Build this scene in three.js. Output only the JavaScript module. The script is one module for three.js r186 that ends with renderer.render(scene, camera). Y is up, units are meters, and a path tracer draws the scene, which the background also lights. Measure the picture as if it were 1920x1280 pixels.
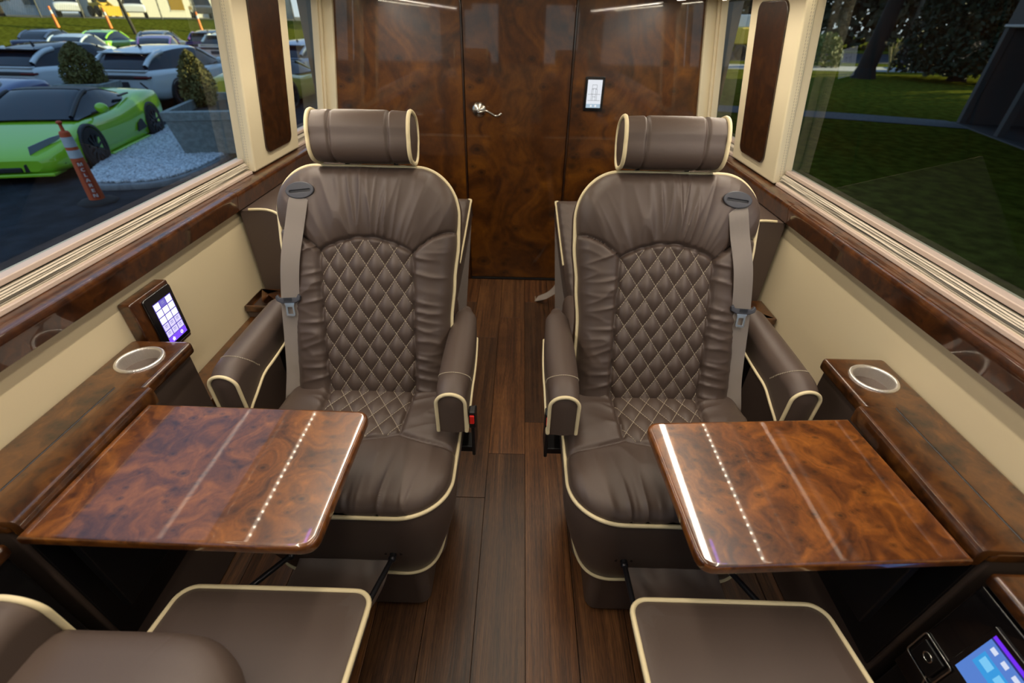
import * as THREE from 'three';
import { RoundedBoxGeometry } from 'three/addons/geometries/RoundedBoxGeometry.js';
import { mergeGeometries, mergeVertices } from 'three/addons/utils/BufferGeometryUtils.js';
import { RectAreaLightUniformsLib } from 'three/addons/lights/RectAreaLightUniformsLib.js';
import { createNoise2D, createNoise3D } from 'simplex-noise';

RectAreaLightUniformsLib.init();
const scene = new THREE.Scene();
const V = (x, y, z) => new THREE.Vector3(x, y, z);
const R = (d) => (d * Math.PI) / 180;

// ---------------------------------------------------------------- camera
const camera = new THREE.PerspectiveCamera(2 * Math.atan(640 / 860) / R(1), 1.5, 0.02, 600);
{
  const p = R(35.1), r = R(1.1), y = R(-0.6);
  const f = V(Math.sin(y) * Math.cos(p), -Math.sin(p), -Math.cos(y) * Math.cos(p));
  const right = V(Math.cos(y), 0, Math.sin(y)), up = right.clone().cross(f);
  const rr = right.clone().multiplyScalar(Math.cos(r)).addScaledVector(up, Math.sin(r));
  const uu = up.clone().multiplyScalar(Math.cos(r)).addScaledVector(right, -Math.sin(r));
  camera.quaternion.setFromRotationMatrix(new THREE.Matrix4().makeBasis(rr, uu, f.clone().negate()));
  camera.position.set(0.025, 1.28, 0);
  camera.focus = 1.15;
  camera.userData.fStop = 3.2;
}

// ---------------------------------------------------------------- sky, sun, exposure
const GROUND = -1.07;                                   // the parking lot lies this far below the cabin floor
function skyTexture() {
  const W = 256, H = 128, d = new Float32Array(W * H * 4);
  for (let j = 0; j < H; j++) {
    const el = ((j + 0.5) / H - 0.5) * Math.PI, t = Math.max(0, Math.sin(el));
    for (let i = 0; i < W; i++) {
      const k = (j * W + i) * 4, a = Math.pow(1 - t, 5);
      d[k] = 0.34 + 0.50 * a; d[k + 1] = 0.56 + 0.36 * a; d[k + 2] = 0.92 + 0.02 * a; d[k + 3] = 1;
    }
  }
  const t = new THREE.DataTexture(d, W, H, THREE.RGBAFormat, THREE.FloatType);
  t.mapping = THREE.EquirectangularReflectionMapping; t.magFilter = THREE.LinearFilter; t.needsUpdate = true;
  return t;
}
const sky = skyTexture();
scene.background = sky;
const SKY = 1.25;
scene.backgroundIntensity = SKY;

const sun = new THREE.DirectionalLight(new THREE.Color().setRGB(1, 0.84, 0.46), 18.0);
sun.position.set(93, 22, -32); sun.target.position.set(0, 0, 0);
sun.castShadow = true; sun.shadow.mapSize.set(4096, 4096);
Object.assign(sun.shadow.camera, { left: -130, right: 130, top: 60, bottom: -60, near: 1, far: 320 });
scene.add(sun, sun.target);

const renderer = new THREE.WebGLRenderer();
renderer.toneMapping = THREE.LinearToneMapping;
renderer.toneMappingExposure = 1.0;
renderer.shadowMap.enabled = true;

// ---------------------------------------------------------------- helpers
let seedState = 12345;
function rng(seed) { let s = seed >>> 0; return () => { s = (s + 0x6d2b79f5) >>> 0; let t = Math.imul(s ^ (s >>> 15), 1 | s); t = (t + Math.imul(t ^ (t >>> 7), 61 | t)) ^ t; return ((t ^ (t >>> 14)) >>> 0) / 4294967296; }; }
const rand = rng(77);
const n2 = createNoise2D(rng(5)), n3 = createNoise3D(rng(9));
const fbm = (x, y, o = 4) => { let s = 0, a = 0.5, f = 1; for (let i = 0; i < o; i++) { s += a * n2(x * f, y * f + i * 17.3); a *= 0.5; f *= 2.03; } return s; };
const clamp = (x, a = 0, b = 1) => Math.min(b, Math.max(a, x)), lerp = (a, b, t) => a + (b - a) * t;
const sstep = (a, b, x) => { const t = clamp((x - a) / (b - a)); return t * t * (3 - 2 * t); };
const used = new Map();
function numbered(name) { const k = used.get(name) ?? 0; used.set(name, k + 1); return k ? name + '_' + String(k).padStart(3, '0') : name; }
function mesh(name, geo, mat, parent) {
  const m = new THREE.Mesh(geo, mat); m.name = parent ? name : numbered(name); m.castShadow = m.receiveShadow = true;
  (parent ?? scene).add(m); return m;
}
function tag(o, label, category, group) { o.userData.label = label; o.userData.category = category; if (group) o.userData.group = group; return o; }
function thing(name, label, category, pos = [0, 0, 0], turn = 0, group) {
  const o = new THREE.Group(); o.name = numbered(name); o.position.set(...pos); o.rotation.y = turn; scene.add(o); return tag(o, label, category, group);
}
function struct(name, geo, mat, parent) { const m = mesh(name, geo, mat, parent); if (!parent) m.userData.kind = 'structure'; return m; }
function structGroup(name) { const o = new THREE.Group(); o.name = numbered(name); o.userData.kind = 'structure'; scene.add(o); return o; }
// texture coordinates in metres from the object's own axes
function metres(geo, s = 1) {
  const g = geo.index ? geo.toNonIndexed() : geo, p = g.attributes.position, uv = new Float32Array(p.count * 2);
  const a = V(), b = V(), c = V(), n = V();
  for (let i = 0; i < p.count; i += 3) {
    a.fromBufferAttribute(p, i); b.fromBufferAttribute(p, i + 1); c.fromBufferAttribute(p, i + 2);
    n.copy(b).sub(a).cross(c.clone().sub(a)); const x = Math.abs(n.x), y = Math.abs(n.y), z = Math.abs(n.z);
    [a, b, c].forEach((q, k) => { const [u, v] = y >= x && y >= z ? [q.x, q.z] : x >= z ? [q.y, q.z] : [q.x, q.y]; uv[(i + k) * 2] = u * s; uv[(i + k) * 2 + 1] = v * s; });
  }
  g.setAttribute('uv', new THREE.BufferAttribute(uv, 2)); return g;
}
// smooth normals across edges flatter than the angle, each face weighted by its area so that large flats stay flat
function toCreasedNormals(geo, angle) {
  const g = geo.index ? geo.toNonIndexed() : geo, p = g.attributes.position.array, n = p.length / 9, fn = new Float32Array(n * 3), ar = new Float32Array(n), map = new Map(), cosA = Math.cos(angle), out = new Float32Array(p.length);
  const key = (i) => Math.round(p[i] * 2e4) + ',' + Math.round(p[i + 1] * 2e4) + ',' + Math.round(p[i + 2] * 2e4);
  for (let f = 0; f < n; f++) {
    const k = f * 9, ax = p[k + 3] - p[k], ay = p[k + 4] - p[k + 1], az = p[k + 5] - p[k + 2], bx = p[k + 6] - p[k], by = p[k + 7] - p[k + 1], bz = p[k + 8] - p[k + 2];
    const x = ay * bz - az * by, y = az * bx - ax * bz, z = ax * by - ay * bx, l = Math.hypot(x, y, z) || 1e-12; fn.set([x / l, y / l, z / l], f * 3); ar[f] = l;
    for (let c = 0; c < 3; c++) { const s = key(k + c * 3); if (!map.has(s)) map.set(s, []); map.get(s).push(f); }
  }
  for (let f = 0; f < n; f++) for (let c = 0; c < 3; c++) {
    let x = 0, y = 0, z = 0; for (const q of map.get(key(f * 9 + c * 3))) if (fn[f * 3] * fn[q * 3] + fn[f * 3 + 1] * fn[q * 3 + 1] + fn[f * 3 + 2] * fn[q * 3 + 2] > cosA) { x += fn[q * 3] * ar[q]; y += fn[q * 3 + 1] * ar[q]; z += fn[q * 3 + 2] * ar[q]; }
    const l = Math.hypot(x, y, z) || 1; out.set([x / l, y / l, z / l], f * 9 + c * 3);
  }
  g.setAttribute('normal', new THREE.BufferAttribute(out, 3)); return g;
}
const at = (g, x, y, z) => (g.translate(x, y, z), g);
function rbox(w, h, d, r = 0.005, seg = 3) { return metres(new RoundedBoxGeometry(w, h, d, seg, Math.min(r, w / 2 - 1e-4, h / 2 - 1e-4, d / 2 - 1e-4))); }
function boxAt(x0, x1, y0, y1, z0, z1, r = 0.004) { return at(rbox(Math.abs(x1 - x0), Math.abs(y1 - y0), Math.abs(z1 - z0), r), (x0 + x1) / 2, (y0 + y1) / 2, (z0 + z1) / 2); }
// profile [[x,y],...] in the x-y plane pushed along z
function prism(pts, z0, z1, bevel = 0) {
  const s = new THREE.Shape(pts.map(([x, y]) => new THREE.Vector2(x, y)));
  const g = new THREE.ExtrudeGeometry(s, { depth: z1 - z0 - 2 * bevel, bevelEnabled: bevel > 0, bevelSize: bevel, bevelThickness: bevel, bevelOffset: -bevel, bevelSegments: 2, curveSegments: 8 });
  g.translate(0, 0, z0 + bevel); return metres(toCreasedNormals(g, R(32)));
}
function roundShape(w, h, r, cx = 0, cy = 0) {
  const s = new THREE.Shape(), x = cx - w / 2, y = cy - h / 2; r = Math.min(r, w / 2, h / 2);
  s.moveTo(x + r, y); s.lineTo(x + w - r, y); s.absarc(x + w - r, y + r, r, -Math.PI / 2, 0); s.lineTo(x + w, y + h - r); s.absarc(x + w - r, y + h - r, r, 0, Math.PI / 2);
  s.lineTo(x + r, y + h); s.absarc(x + r, y + h - r, r, Math.PI / 2, Math.PI); s.lineTo(x, y + r); s.absarc(x + r, y + r, r, Math.PI, 1.5 * Math.PI); return s;
}
function plate(shape, depth, bevel = 0.002, seg = 3, curve = 10) {
  const g = new THREE.ExtrudeGeometry(shape, { depth: Math.max(1e-4, depth - 2 * bevel), bevelEnabled: bevel > 0, bevelSize: bevel, bevelThickness: bevel, bevelOffset: -bevel, bevelSegments: seg, curveSegments: curve });
  g.translate(0, 0, bevel); return metres(toCreasedNormals(g, R(40)));
}
function tube(pts, r, closed = false, n = 0, sides = 8) {
  const c = new THREE.CatmullRomCurve3(pts.map((p) => (p.isVector3 ? p : V(...p))), closed, 'centripetal');
  return new THREE.TubeGeometry(c, n || Math.max(8, pts.length * 3), r, sides, closed);
}
function rod(a, b, r, sides = 8) { return new THREE.TubeGeometry(new THREE.LineCurve3(V(...a), V(...b)), 1, r, sides, false); }
// grid surface: fn(i/nu, j/nv) -> Vector3
function grid(nu, nv, fn, uvs) {
  const pos = new Float32Array((nu + 1) * (nv + 1) * 3), uv = new Float32Array((nu + 1) * (nv + 1) * 2), idx = [];
  for (let j = 0; j <= nv; j++) for (let i = 0; i <= nu; i++) {
    const p = fn(i / nu, j / nv), k = j * (nu + 1) + i; pos.set([p.x, p.y, p.z], k * 3);
    const q = uvs ? uvs(i / nu, j / nv, p) : [p.x, p.y + p.z]; uv[k * 2] = q[0]; uv[k * 2 + 1] = q[1];
    if (i < nu && j < nv) idx.push(k, k + 1, k + nu + 2, k, k + nu + 2, k + nu + 1);
  }
  const g = new THREE.BufferGeometry();
  g.setAttribute('position', new THREE.BufferAttribute(pos, 3)); g.setAttribute('uv', new THREE.BufferAttribute(uv, 2)); g.setIndex(idx); g.computeVertexNormals(); return g;
}
// keeps the triangles of g for which test(triangle number) holds
function pick(g, test) {
  const id = g.index.array, map = new Map(), out = [], src = [], A = g.attributes;
  for (let t = 0; t < id.length / 3; t++) if (test(t)) for (let k = 0; k < 3; k++) { const v = id[t * 3 + k]; if (!map.has(v)) { map.set(v, src.length); src.push(v); } out.push(map.get(v)); }
  const o = new THREE.BufferGeometry();
  for (const n of Object.keys(A)) { const s = A[n].itemSize, a = new Float32Array(src.length * s); src.forEach((v, i) => { for (let c = 0; c < s; c++) a[i * s + c] = A[n].array[v * s + c]; }); o.setAttribute(n, new THREE.BufferAttribute(a, s)); }
  o.setIndex(out); return o;
}
function merge(list) {
  return mergeGeometries(list.map((g) => { const h = g.index ? g.toNonIndexed() : g; for (const k of Object.keys(h.attributes)) if (!['position', 'normal', 'uv'].includes(k)) h.deleteAttribute(k); if (!h.attributes.uv) h.setAttribute('uv', new THREE.BufferAttribute(new Float32Array(h.attributes.position.count * 2), 2)); return h; }));
}

// ---------------------------------------------------------------- textures and materials
function dataTex(w, h, fn, srgb = true) {
  const d = new Uint8Array(w * h * 4);
  for (let j = 0; j < h; j++) for (let i = 0; i < w; i++) { const c = fn(i / w, j / h), k = (j * w + i) * 4; d[k] = clamp(c[0]) * 255; d[k + 1] = clamp(c[1]) * 255; d[k + 2] = clamp(c[2]) * 255; d[k + 3] = 255; }
  const t = new THREE.DataTexture(d, w, h); t.wrapS = t.wrapT = THREE.MirroredRepeatWrapping; t.magFilter = THREE.LinearFilter; t.minFilter = THREE.LinearMipmapLinearFilter; t.generateMipmaps = true;
  if (srgb) t.colorSpace = THREE.SRGBColorSpace; t.needsUpdate = true; return t;
}
const rep = (t, s, sy = s, ox = 0, oy = 0) => { const c = t.clone(); c.repeat.set(s, sy); c.offset.set(ox, oy); c.needsUpdate = true; return c; };
const mix3 = (a, b, t) => [lerp(a[0], b[0], t), lerp(a[1], b[1], t), lerp(a[2], b[2], t)];
// burl veneer: warped figure with dark eyes
const burlTex = (() => {
  const rr = rng(31), eyes = []; for (let i = 0; i < 260; i++) eyes.push([rr(), rr(), 0.004 + 0.011 * rr() * rr(), 0.35 + 0.65 * rr()]);
  const cells = new Map(); eyes.forEach((e) => { const k = Math.floor(e[0] * 20) + ',' + Math.floor(e[1] * 20); if (!cells.has(k)) cells.set(k, []); cells.get(k).push(e); });
  return dataTex(1024, 1024, (u, v) => {
    const wx = fbm(u * 3 + 5, v * 3, 3) * 0.16, wy = fbm(u * 3, v * 3 + 9, 3) * 0.16;
    let t = 0.5 + 0.75 * fbm((u + wx) * 5, (v + wy) * 5, 4) + 0.28 * fbm((u + wx) * 22, (v + wy) * 14, 3);
    const swirl = Math.sin((u + wx * 2) * 60 + 14 * fbm(u * 5, v * 5 + 3, 3)) * 0.025; t += swirl;
    let eye = 0; const ci = Math.floor(u * 20), cj = Math.floor(v * 20);
    for (let a = -1; a <= 1; a++) for (let b = -1; b <= 1; b++) for (const e of cells.get((ci + a) + ',' + (cj + b)) ?? []) {
      const q = Math.hypot(u - e[0], (v - e[1]) * 1.4) / e[2]; if (q < 3) eye = Math.max(eye, e[3] * (Math.exp(-q * q) + 0.35 * Math.exp(-((q - 1.7) ** 2) * 6)));
    }
    const grain = 0.10 * fbm(u * 46, v * 46, 3) + 0.05 * n2(u * 300, v * 60) + 0.04 * n2(u * 90, v * 400);
    t = clamp(t * 0.8 + 0.08 + grain);
    let c = t < 0.5 ? mix3([0.27, 0.15, 0.075], [0.50, 0.32, 0.165], t * 2) : mix3([0.50, 0.32, 0.165], [0.70, 0.48, 0.25], (t - 0.5) * 2);
    return mix3(c, [0.15, 0.085, 0.05], clamp(eye * 0.8));
  });
})();
const streakTex = dataTex(1024, 512, (u, v) => {            // long-grained dark walnut planks
  const w = fbm(u * 1.6, v * 3, 2) * 0.012;
  let t = 0.5 + 0.42 * fbm(u * 0.9, (v + w) * 22, 4) + 0.34 * fbm(u * 3.5, (v + w) * 120, 3) + 0.14 * n2(u * 30, v * 330) + 0.12 * fbm(u * 5, v * 5, 3);
  if (n2(u * 9, v * 300) > 0.7) t -= 0.25;
  return t < 0.5 ? mix3([0.22, 0.145, 0.09], [0.42, 0.29, 0.18], clamp(t * 2)) : mix3([0.42, 0.29, 0.18], [0.60, 0.44, 0.28], clamp((t - 0.5) * 2));
});
const hideTex = dataTex(512, 512, (u, v) => { const a = n2(u * 90, v * 90), b = n2(u * 190 + 4, v * 190), c = 0.5 + 0.28 * (1 - Math.abs(a)) * 1.2 - 0.25 + 0.16 * b; return [c, c, c]; }, false);
const clothTex = dataTex(256, 256, (u, v) => { const c = 0.5 + 0.3 * Math.sin(u * 256 * 0.8) * Math.sin(v * 256 * 0.8) + 0.12 * n2(u * 60, v * 60); return [c, c, c]; }, false);
const ribTex = dataTex(256, 64, (u) => { const c = 0.5 + 0.5 * Math.sin(u * Math.PI * 2 * 40); return [c, c, c]; }, false);
const speckTex = dataTex(512, 512, (u, v) => { const c = 0.82 + 0.14 * fbm(u * 8, v * 8, 4) + 0.12 * n2(u * 180, v * 180); return [c, c, c]; });
const blotchTex = dataTex(512, 512, (u, v) => { const c = 0.78 + 0.26 * fbm(u * 5, v * 5, 5) + 0.14 * n2(u * 150, v * 150); return [c, c, c]; });

const C = (r, g, b) => new THREE.Color().setRGB(r, g, b);
const std = (o) => new THREE.MeshStandardMaterial(o), phy = (o) => new THREE.MeshPhysicalMaterial(o);
const burl = (tint, s, rough = 0.32, ox = 0, oy = 0) => phy({ color: tint, map: rep(burlTex, s, s, ox, oy), roughness: rough, clearcoat: 1, clearcoatRoughness: 0.035 });
const M = {
  leather: phy({ color: C(0.082, 0.058, 0.047), roughness: 0.40, bumpMap: rep(hideTex, 9), bumpScale: 0.00035, specularIntensity: 0.9 }),
  piping: std({ color: C(0.72, 0.62, 0.38), roughness: 0.5 }),
  thread: std({ color: C(0.45, 0.39, 0.29), roughness: 0.75 }),
  cream: std({ color: C(0.64, 0.55, 0.36), roughness: 0.55, bumpMap: rep(hideTex, 6), bumpScale: 0.0002 }),
  creamPad: std({ color: C(0.72, 0.64, 0.44), roughness: 0.5, bumpMap: rep(hideTex, 8), bumpScale: 0.0003 }),
  creamTrim: std({ color: C(0.70, 0.60, 0.40), roughness: 0.45 }),
  shadeBar: std({ color: C(0.5, 0.4, 0.335), roughness: 0.5 }),
  shadeCloth: std({ color: C(0.58, 0.52, 0.42), roughness: 0.9, side: THREE.DoubleSide }),
  ceiling: std({ color: C(0.5, 0.45, 0.38), roughness: 0.9, bumpMap: rep(clothTex, 8), bumpScale: 0.0003 }),
  burlTable: burl(C(0.62, 0.49, 0.27), 1.7, 0.3, 0.5, 0.3), burlTableB: burl(C(0.68, 0.53, 0.28), 1.7, 0.3, 0.5, 0.68),
  burlRail: burl(C(0.30, 0.235, 0.17), 1.5, 0.34),
  burlConsole: burl(C(0.32, 0.27, 0.17), 1.6, 0.34),
  burlWall: burl(C(0.42, 0.34, 0.09), 0.47, 0.34, 0.5, 0.05),
  burlInset: burl(C(0.12, 0.095, 0.065), 1.6, 0.4),
  black: std({ color: C(0.008, 0.008, 0.009), roughness: 0.4 }),
  blackGloss: phy({ color: C(0.004, 0.004, 0.005), roughness: 0.25, clearcoat: 1, clearcoatRoughness: 0.05 }),
  blackMetal: std({ color: C(0.03, 0.03, 0.035), roughness: 0.3, metalness: 0.7 }),
  greyPlastic: std({ color: C(0.05, 0.053, 0.065), roughness: 0.45 }),
  steel: phy({ color: C(0.85, 0.83, 0.79), roughness: 0.45, metalness: 1, bumpMap: rep(dataTex(512, 8, (u) => { const c = 0.5 + 0.5 * fbm(u * 60, 2, 4); return [c, c, c]; }, false), 1, 1), bumpScale: 0.0006 }),
  nickel: std({ color: C(0.6, 0.58, 0.53), roughness: 0.25, metalness: 1 }),
  red: std({ color: C(0.75, 0.02, 0.015), roughness: 0.35 }),
  webbing: std({ color: C(0.56, 0.49, 0.43), roughness: 0.75, bumpMap: rep(ribTex, 9, 1), bumpScale: 0.0006 }),
  glass: phy({ color: C(0.6, 0.66, 0.66), transmission: 1, thickness: 0, roughness: 0, ior: 1.5, specularIntensity: 0.65 }),
};
const plankMats = [[0.62, 0.55, 0.48], [0.8, 0.68, 0.55], [0.5, 0.45, 0.42], [0.95, 0.78, 0.6], [0.7, 0.55, 0.42]].map(([r, g, b]) => phy({ color: C(r * 0.98, g * 1.02, b * 1.12), map: rep(streakTex, 0.9, 1.6), roughness: 0.36, bumpMap: rep(streakTex, 0.9, 1.6), bumpScale: 0.0006 }));

// ---------------------------------------------------------------- cabin shell
const ZB = -2.47, ZF = 1.65;                              // partition behind the seats, bulkhead behind the photographer
const glassX = (y) => 0.958 - 0.154 * (y - 0.865);        // the side windows lean inwards
function mapGeo(geo, fn, flip) {
  const g = (geo.index ? geo.toNonIndexed() : geo).clone(), p = g.attributes.position, v = V();
  for (let i = 0; i < p.count; i++) { v.fromBufferAttribute(p, i); const q = fn(v); p.setXYZ(i, q.x, q.y, q.z); }
  if (flip) for (const k of Object.keys(g.attributes)) { const a = g.attributes[k], s = a.itemSize; for (let i = 0; i < a.count; i += 3) for (let c = 0; c < s; c++) { const t = a.array[(i + 1) * s + c]; a.array[(i + 1) * s + c] = a.array[(i + 2) * s + c]; a.array[(i + 2) * s + c] = t; } }
  return toCreasedNormals(g, R(40));
}
// a plate drawn in (z, height), set against the leaning window plane of side s, from t0 to t0 + thickness inwards
const leaning = (s, geo, t0) => mapGeo(geo, (v) => V(s * (glassX(v.y) - t0 - v.z), v.y, v.x), s > 0);

// floor: a dark base with planks laid along the cabin
const floor = structGroup('floor');
struct('subfloor', boxAt(-0.99, 0.99, -0.06, -0.008, ZB - 0.03, ZF, 0.002), M.black, floor);
{
  const rr = rng(41), w = 0.131, gap = 0.0012, shapes = {};
  for (let i = 0; i < 14; i++) {
    const x = -0.975 + 0.06 + i * w * 1.0; let z = ZB - 0.15 * rr() + 0.004; 
    for (let k = 0; z < ZF - 0.05; k++) {
      const len = Math.min(k ? 0.92 : 0.25 + 0.6 * rr(), ZF - z - 0.001), z0 = Math.max(z, ZB + 0.002), l = Math.round((z + len - z0) * 1000) / 1000;
      if (l > 0.03) {
        const key = 'p' + l; shapes[key] ??= new RoundedBoxGeometry(w - gap, 0.009, l - gap, 1, 0.0012);
        const g = shapes[key].clone(), uv = g.attributes.uv, p = g.attributes.position, ou = rr() * 3, ov = rr() * 3;
        for (let q = 0; q < p.count; q++) uv.setXY(q, p.getZ(q) + ou, p.getX(q) + ov);
        const m = mesh('plank', g, plankMats[Math.floor(rr() * plankMats.length)], floor); m.position.set(x, -0.0045, z0 + l / 2);
      }
      z += len;
    }
  }
}

// partition with the flush door
const wallBack = structGroup('wall_back');
struct('burl_panel', boxAt(-0.97, -0.259, 0, 1.86, ZB - 0.03, ZB, 0.003), M.burlWall, wallBack);
struct('burl_panel', boxAt(0.261, 0.97, 0, 1.86, ZB - 0.03, ZB, 0.003), M.burlWall, wallBack);
struct('door_jamb', boxAt(-0.2585, -0.251, 0, 1.86, ZB - 0.028, ZB + 0.004, 0.002), M.burlInset, wallBack);
struct('door_jamb', boxAt(0.2525, 0.2605, 0, 1.86, ZB - 0.028, ZB + 0.006, 0.002), M.burlInset, wallBack);
struct('backing', boxAt(-0.97, 0.97, -0.05, 1.9, ZB - 0.07, ZB - 0.03, 0.002), M.black, wallBack);
const door = structGroup('door_1');
struct('door_leaf', boxAt(-0.2495, 0.2515, 0.014, 1.86, ZB - 0.028, ZB - 0.002, 0.003), M.burlWall, door);
struct('threshold', boxAt(-0.2495, 0.2515, 0, 0.012, ZB - 0.028, ZB + 0.004, 0.001), M.black, door);
{
  const h = new THREE.Group(); h.name = 'door_handle'; h.position.set(-0.183, 0.915, ZB - 0.002); door.add(h);
  mesh('rosette', new THREE.LatheGeometry([[0, 0.019], [0.009, 0.019], [0.012, 0.016], [0.024, 0.011], [0.031, 0.006], [0.034, 0.001], [0.034, -0.001]].map((p) => new THREE.Vector2(...p)), 40).rotateX(Math.PI / 2), M.nickel, h);
  mesh('lever', merge([tube([[0, -0.004, 0.015], [0, -0.004, 0.042], [0.012, -0.002, 0.05], [0.035, 0.004, 0.05], [0.06, -0.006, 0.05], [0.082, -0.017, 0.05], [0.1, -0.014, 0.05], [0.108, -0.008, 0.05]], 0.0062, false, 40), at(new THREE.SphereGeometry(0.0065, 12, 8), 0.108, -0.008, 0.05)]), M.nickel, h);
  mesh('lock_button', at(new THREE.CylinderGeometry(0.0045, 0.0045, 0.006, 16).rotateX(Math.PI / 2), 0, -0.016, 0.018), M.nickel, h);
}

for (const s of [-1, 1]) {
  const side = s < 0 ? 'left' : 'right', X = (x) => s * x;
  const wall = structGroup('wall_' + side);
  struct('lower_panel', boxAt(X(0.905), X(0.99), -0.05, 0.815, ZB, ZF, 0.002), M.cream, wall);
  struct('header', boxAt(X(0.88), X(0.97), 1.36, 1.9, ZB, ZF, 0.002), M.creamTrim, wall);
  struct('body_skin', boxAt(X(0.962), X(0.99), -0.3, 0.86, ZB - 0.05, ZF, 0.002), M.creamTrim, wall);
  const soffit = structGroup('trim_' + (s < 0 ? 1 : 2));
  struct('soffit', boxAt(X(0.585), X(0.9), 1.36, 1.4, ZB, ZF, 0.004), M.creamTrim, soffit);
  struct('fascia', boxAt(X(0.585), X(0.61), 1.4, 1.855, ZB, ZF, 0.003), M.cream, soffit);
  // glossy veneered rail under the windows
  const rail = structGroup('trim_' + (s < 0 ? 3 : 4));
  const prof = [[0.889, 0.752], [0.882, 0.757], [0.8735, 0.792], [0.8705, 0.800], [0.8695, 0.8085], [0.8725, 0.815], [0.879, 0.8185], [0.93, 0.823], [0.96, 0.823], [0.96, 0.752]].map(([x, y]) => [X(x), y]);
  struct('rail_segment', prism(prof, ZB + 0.002, -1.437, 0.0006), M.burlRail, rail);
  struct('rail_segment', prism(prof, -1.4355, ZF, 0.0006), M.burlRail, rail);
  // tinted panes
  for (const [k, z0, z1] of [[s < 0 ? 1 : 2, -1.70, ZF - 0.002], [s < 0 ? 3 : 4, -2.45, -1.97]]) {
    const win = structGroup('window_' + k);
    struct('pane', grid(1, 1, (a, b) => V(X(0.958 - 0.13 * (lerp(0.84, 1.365, b) - 0.865)), lerp(0.84, 1.365, b), lerp(z0, z1, a))), M.glass, win);
  }
  // pillar between the windows: padded leather with a burl inset, and the shade tracks beside the panes
  const pil = structGroup('pillar_' + side);
  struct('shade_track', leaning(s, plate(roundShape(0.07, 0.55, 0.004, -1.682, 1.09), 0.03, 0.003), -0.002), M.creamTrim, pil);
  struct('shade_track', leaning(s, plate(roundShape(0.012, 0.55, 0.003, -1.652, 1.09), 0.012, 0.002), 0.028), M.creamTrim, pil);
  struct('leather_pad', leaning(s, plate(roundShape(0.382, 0.545, 0.006, -1.831, 1.0975), 0.034, 0.006, 4), 0.026), M.creamPad, pil);
  struct('burl_inset', leaning(s, plate(roundShape(0.215, 0.475, 0.03, -1.84, 1.1035), 0.009, 0.003, 4), 0.0575), M.burlInset, pil);
  struct('shade_track', leaning(s, plate(roundShape(0.03, 0.55, 0.003, -2.03, 1.09), 0.02, 0.003), 0), M.creamTrim, pil);
  { // stitched edge of the pad, on the side that faces the big window
    const L = [];
    for (const t of [0.034, 0.0405]) for (let y = 0.85; y < 1.35; y += 0.0085) L.push(at(new THREE.BoxGeometry(0.0012, 0.005, 0.0012), s * (glassX(y) - t), y, -1.6397));
    struct('stitching', merge(L), M.thread, pil);
  }
  const jambTrim = structGroup('trim_' + (s < 0 ? 5 : 6));
  struct('shade_track', leaning(s, plate(roundShape(0.055, 0.55, 0.004, -2.443, 1.09), 0.03, 0.003), -0.002), M.creamTrim, jambTrim);
  struct('shade_track', leaning(s, plate(roundShape(0.012, 0.55, 0.003, -2.43, 1.09), 0.012, 0.002), 0.028), M.creamTrim, jambTrim);
  struct('corner_pad', leaning(s, plate(roundShape(0.022, 0.545, 0.004, -2.458, 1.0975), 0.052, 0.004, 3), 0.028), M.creamPad, jambTrim);
  // pleated shades, folded down into their lower track
  for (const [z0, z1, which] of [[-1.637, ZF - 0.1, 'long'], [-2.43, -2.02, 'short']]) {
    const sh = thing('window_shade', `cream pleated shade folded down along the ${side} ${which === 'long' ? 'side long window' : 'side small window by the partition'}`, 'window shade', [X(0.93), 0.823, z0]);
    const len = z1 - z0, cx = X(0);
    const bar = (x0, x1, y0, y1) => at(rbox(x1 - x0, y1 - y0, len, 0.0025), s * ((x0 + x1) / 2 - 0.93), (y0 + y1) / 2 - 0.823, len / 2);
    mesh('bottom_bar', bar(0.912, 0.955, 0.8215, 0.832), M.shadeBar, sh);
    mesh('top_bar', bar(0.933, 0.9585, 0.858, 0.8705), M.shadeBar, sh);
    const nz = which === 'long' ? 160 : 30;
    mesh('pleated_cloth', grid(14, nz, (a, b) => {
      const z = b * len, k = a * 14, y = 0.832 + 0.0265 * a + 0.0035 * fbm(z * 3.1, k * 0.35, 2) * Math.sin(a * Math.PI), bulge = 0.004 * Math.sin(a * Math.PI) * (1 + 0.9 * n2(z * 2.2, k * 0.25));
      return V(s * (0.922 + 0.008 * a - bulge + ((k & 1) ? 0.006 : 0) - 0.93), y - 0.823, z);
    }), M.shadeCloth, sh);
  }
}

// roof, front bulkhead with the windscreen behind the photographer
struct('ceiling', boxAt(-0.97, 0.97, 1.85, 1.92, ZB - 0.05, ZF + 0.05, 0.004), M.ceiling);
{
  const wf = structGroup('wall_front');
  struct('bulkhead', boxAt(-0.97, 0.97, -0.05, 0.82, ZF, ZF + 0.05, 0.003), M.cream, wf);
  struct('bulkhead', boxAt(-0.97, 0.97, 1.42, 1.9, ZF, ZF + 0.05, 0.003), M.cream, wf);
  struct('bulkhead', boxAt(-0.28, 0.28, 0.82, 1.42, ZF, ZF + 0.05, 0.003), M.leather, wf);
  for (const s of [-1, 1]) {
    struct('bulkhead', boxAt(s * 0.68, s * 0.97, 0.82, 1.42, ZF, ZF + 0.05, 0.003), M.cream, wf);
    struct('cab_pane', grid(1, 1, (a, b) => V(s * lerp(0.28, 0.68, a), lerp(0.82, 1.42, b), ZF + 0.025)), M.glass, structGroup('window_' + (s < 0 ? 5 : 6)));
  }
}

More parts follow.
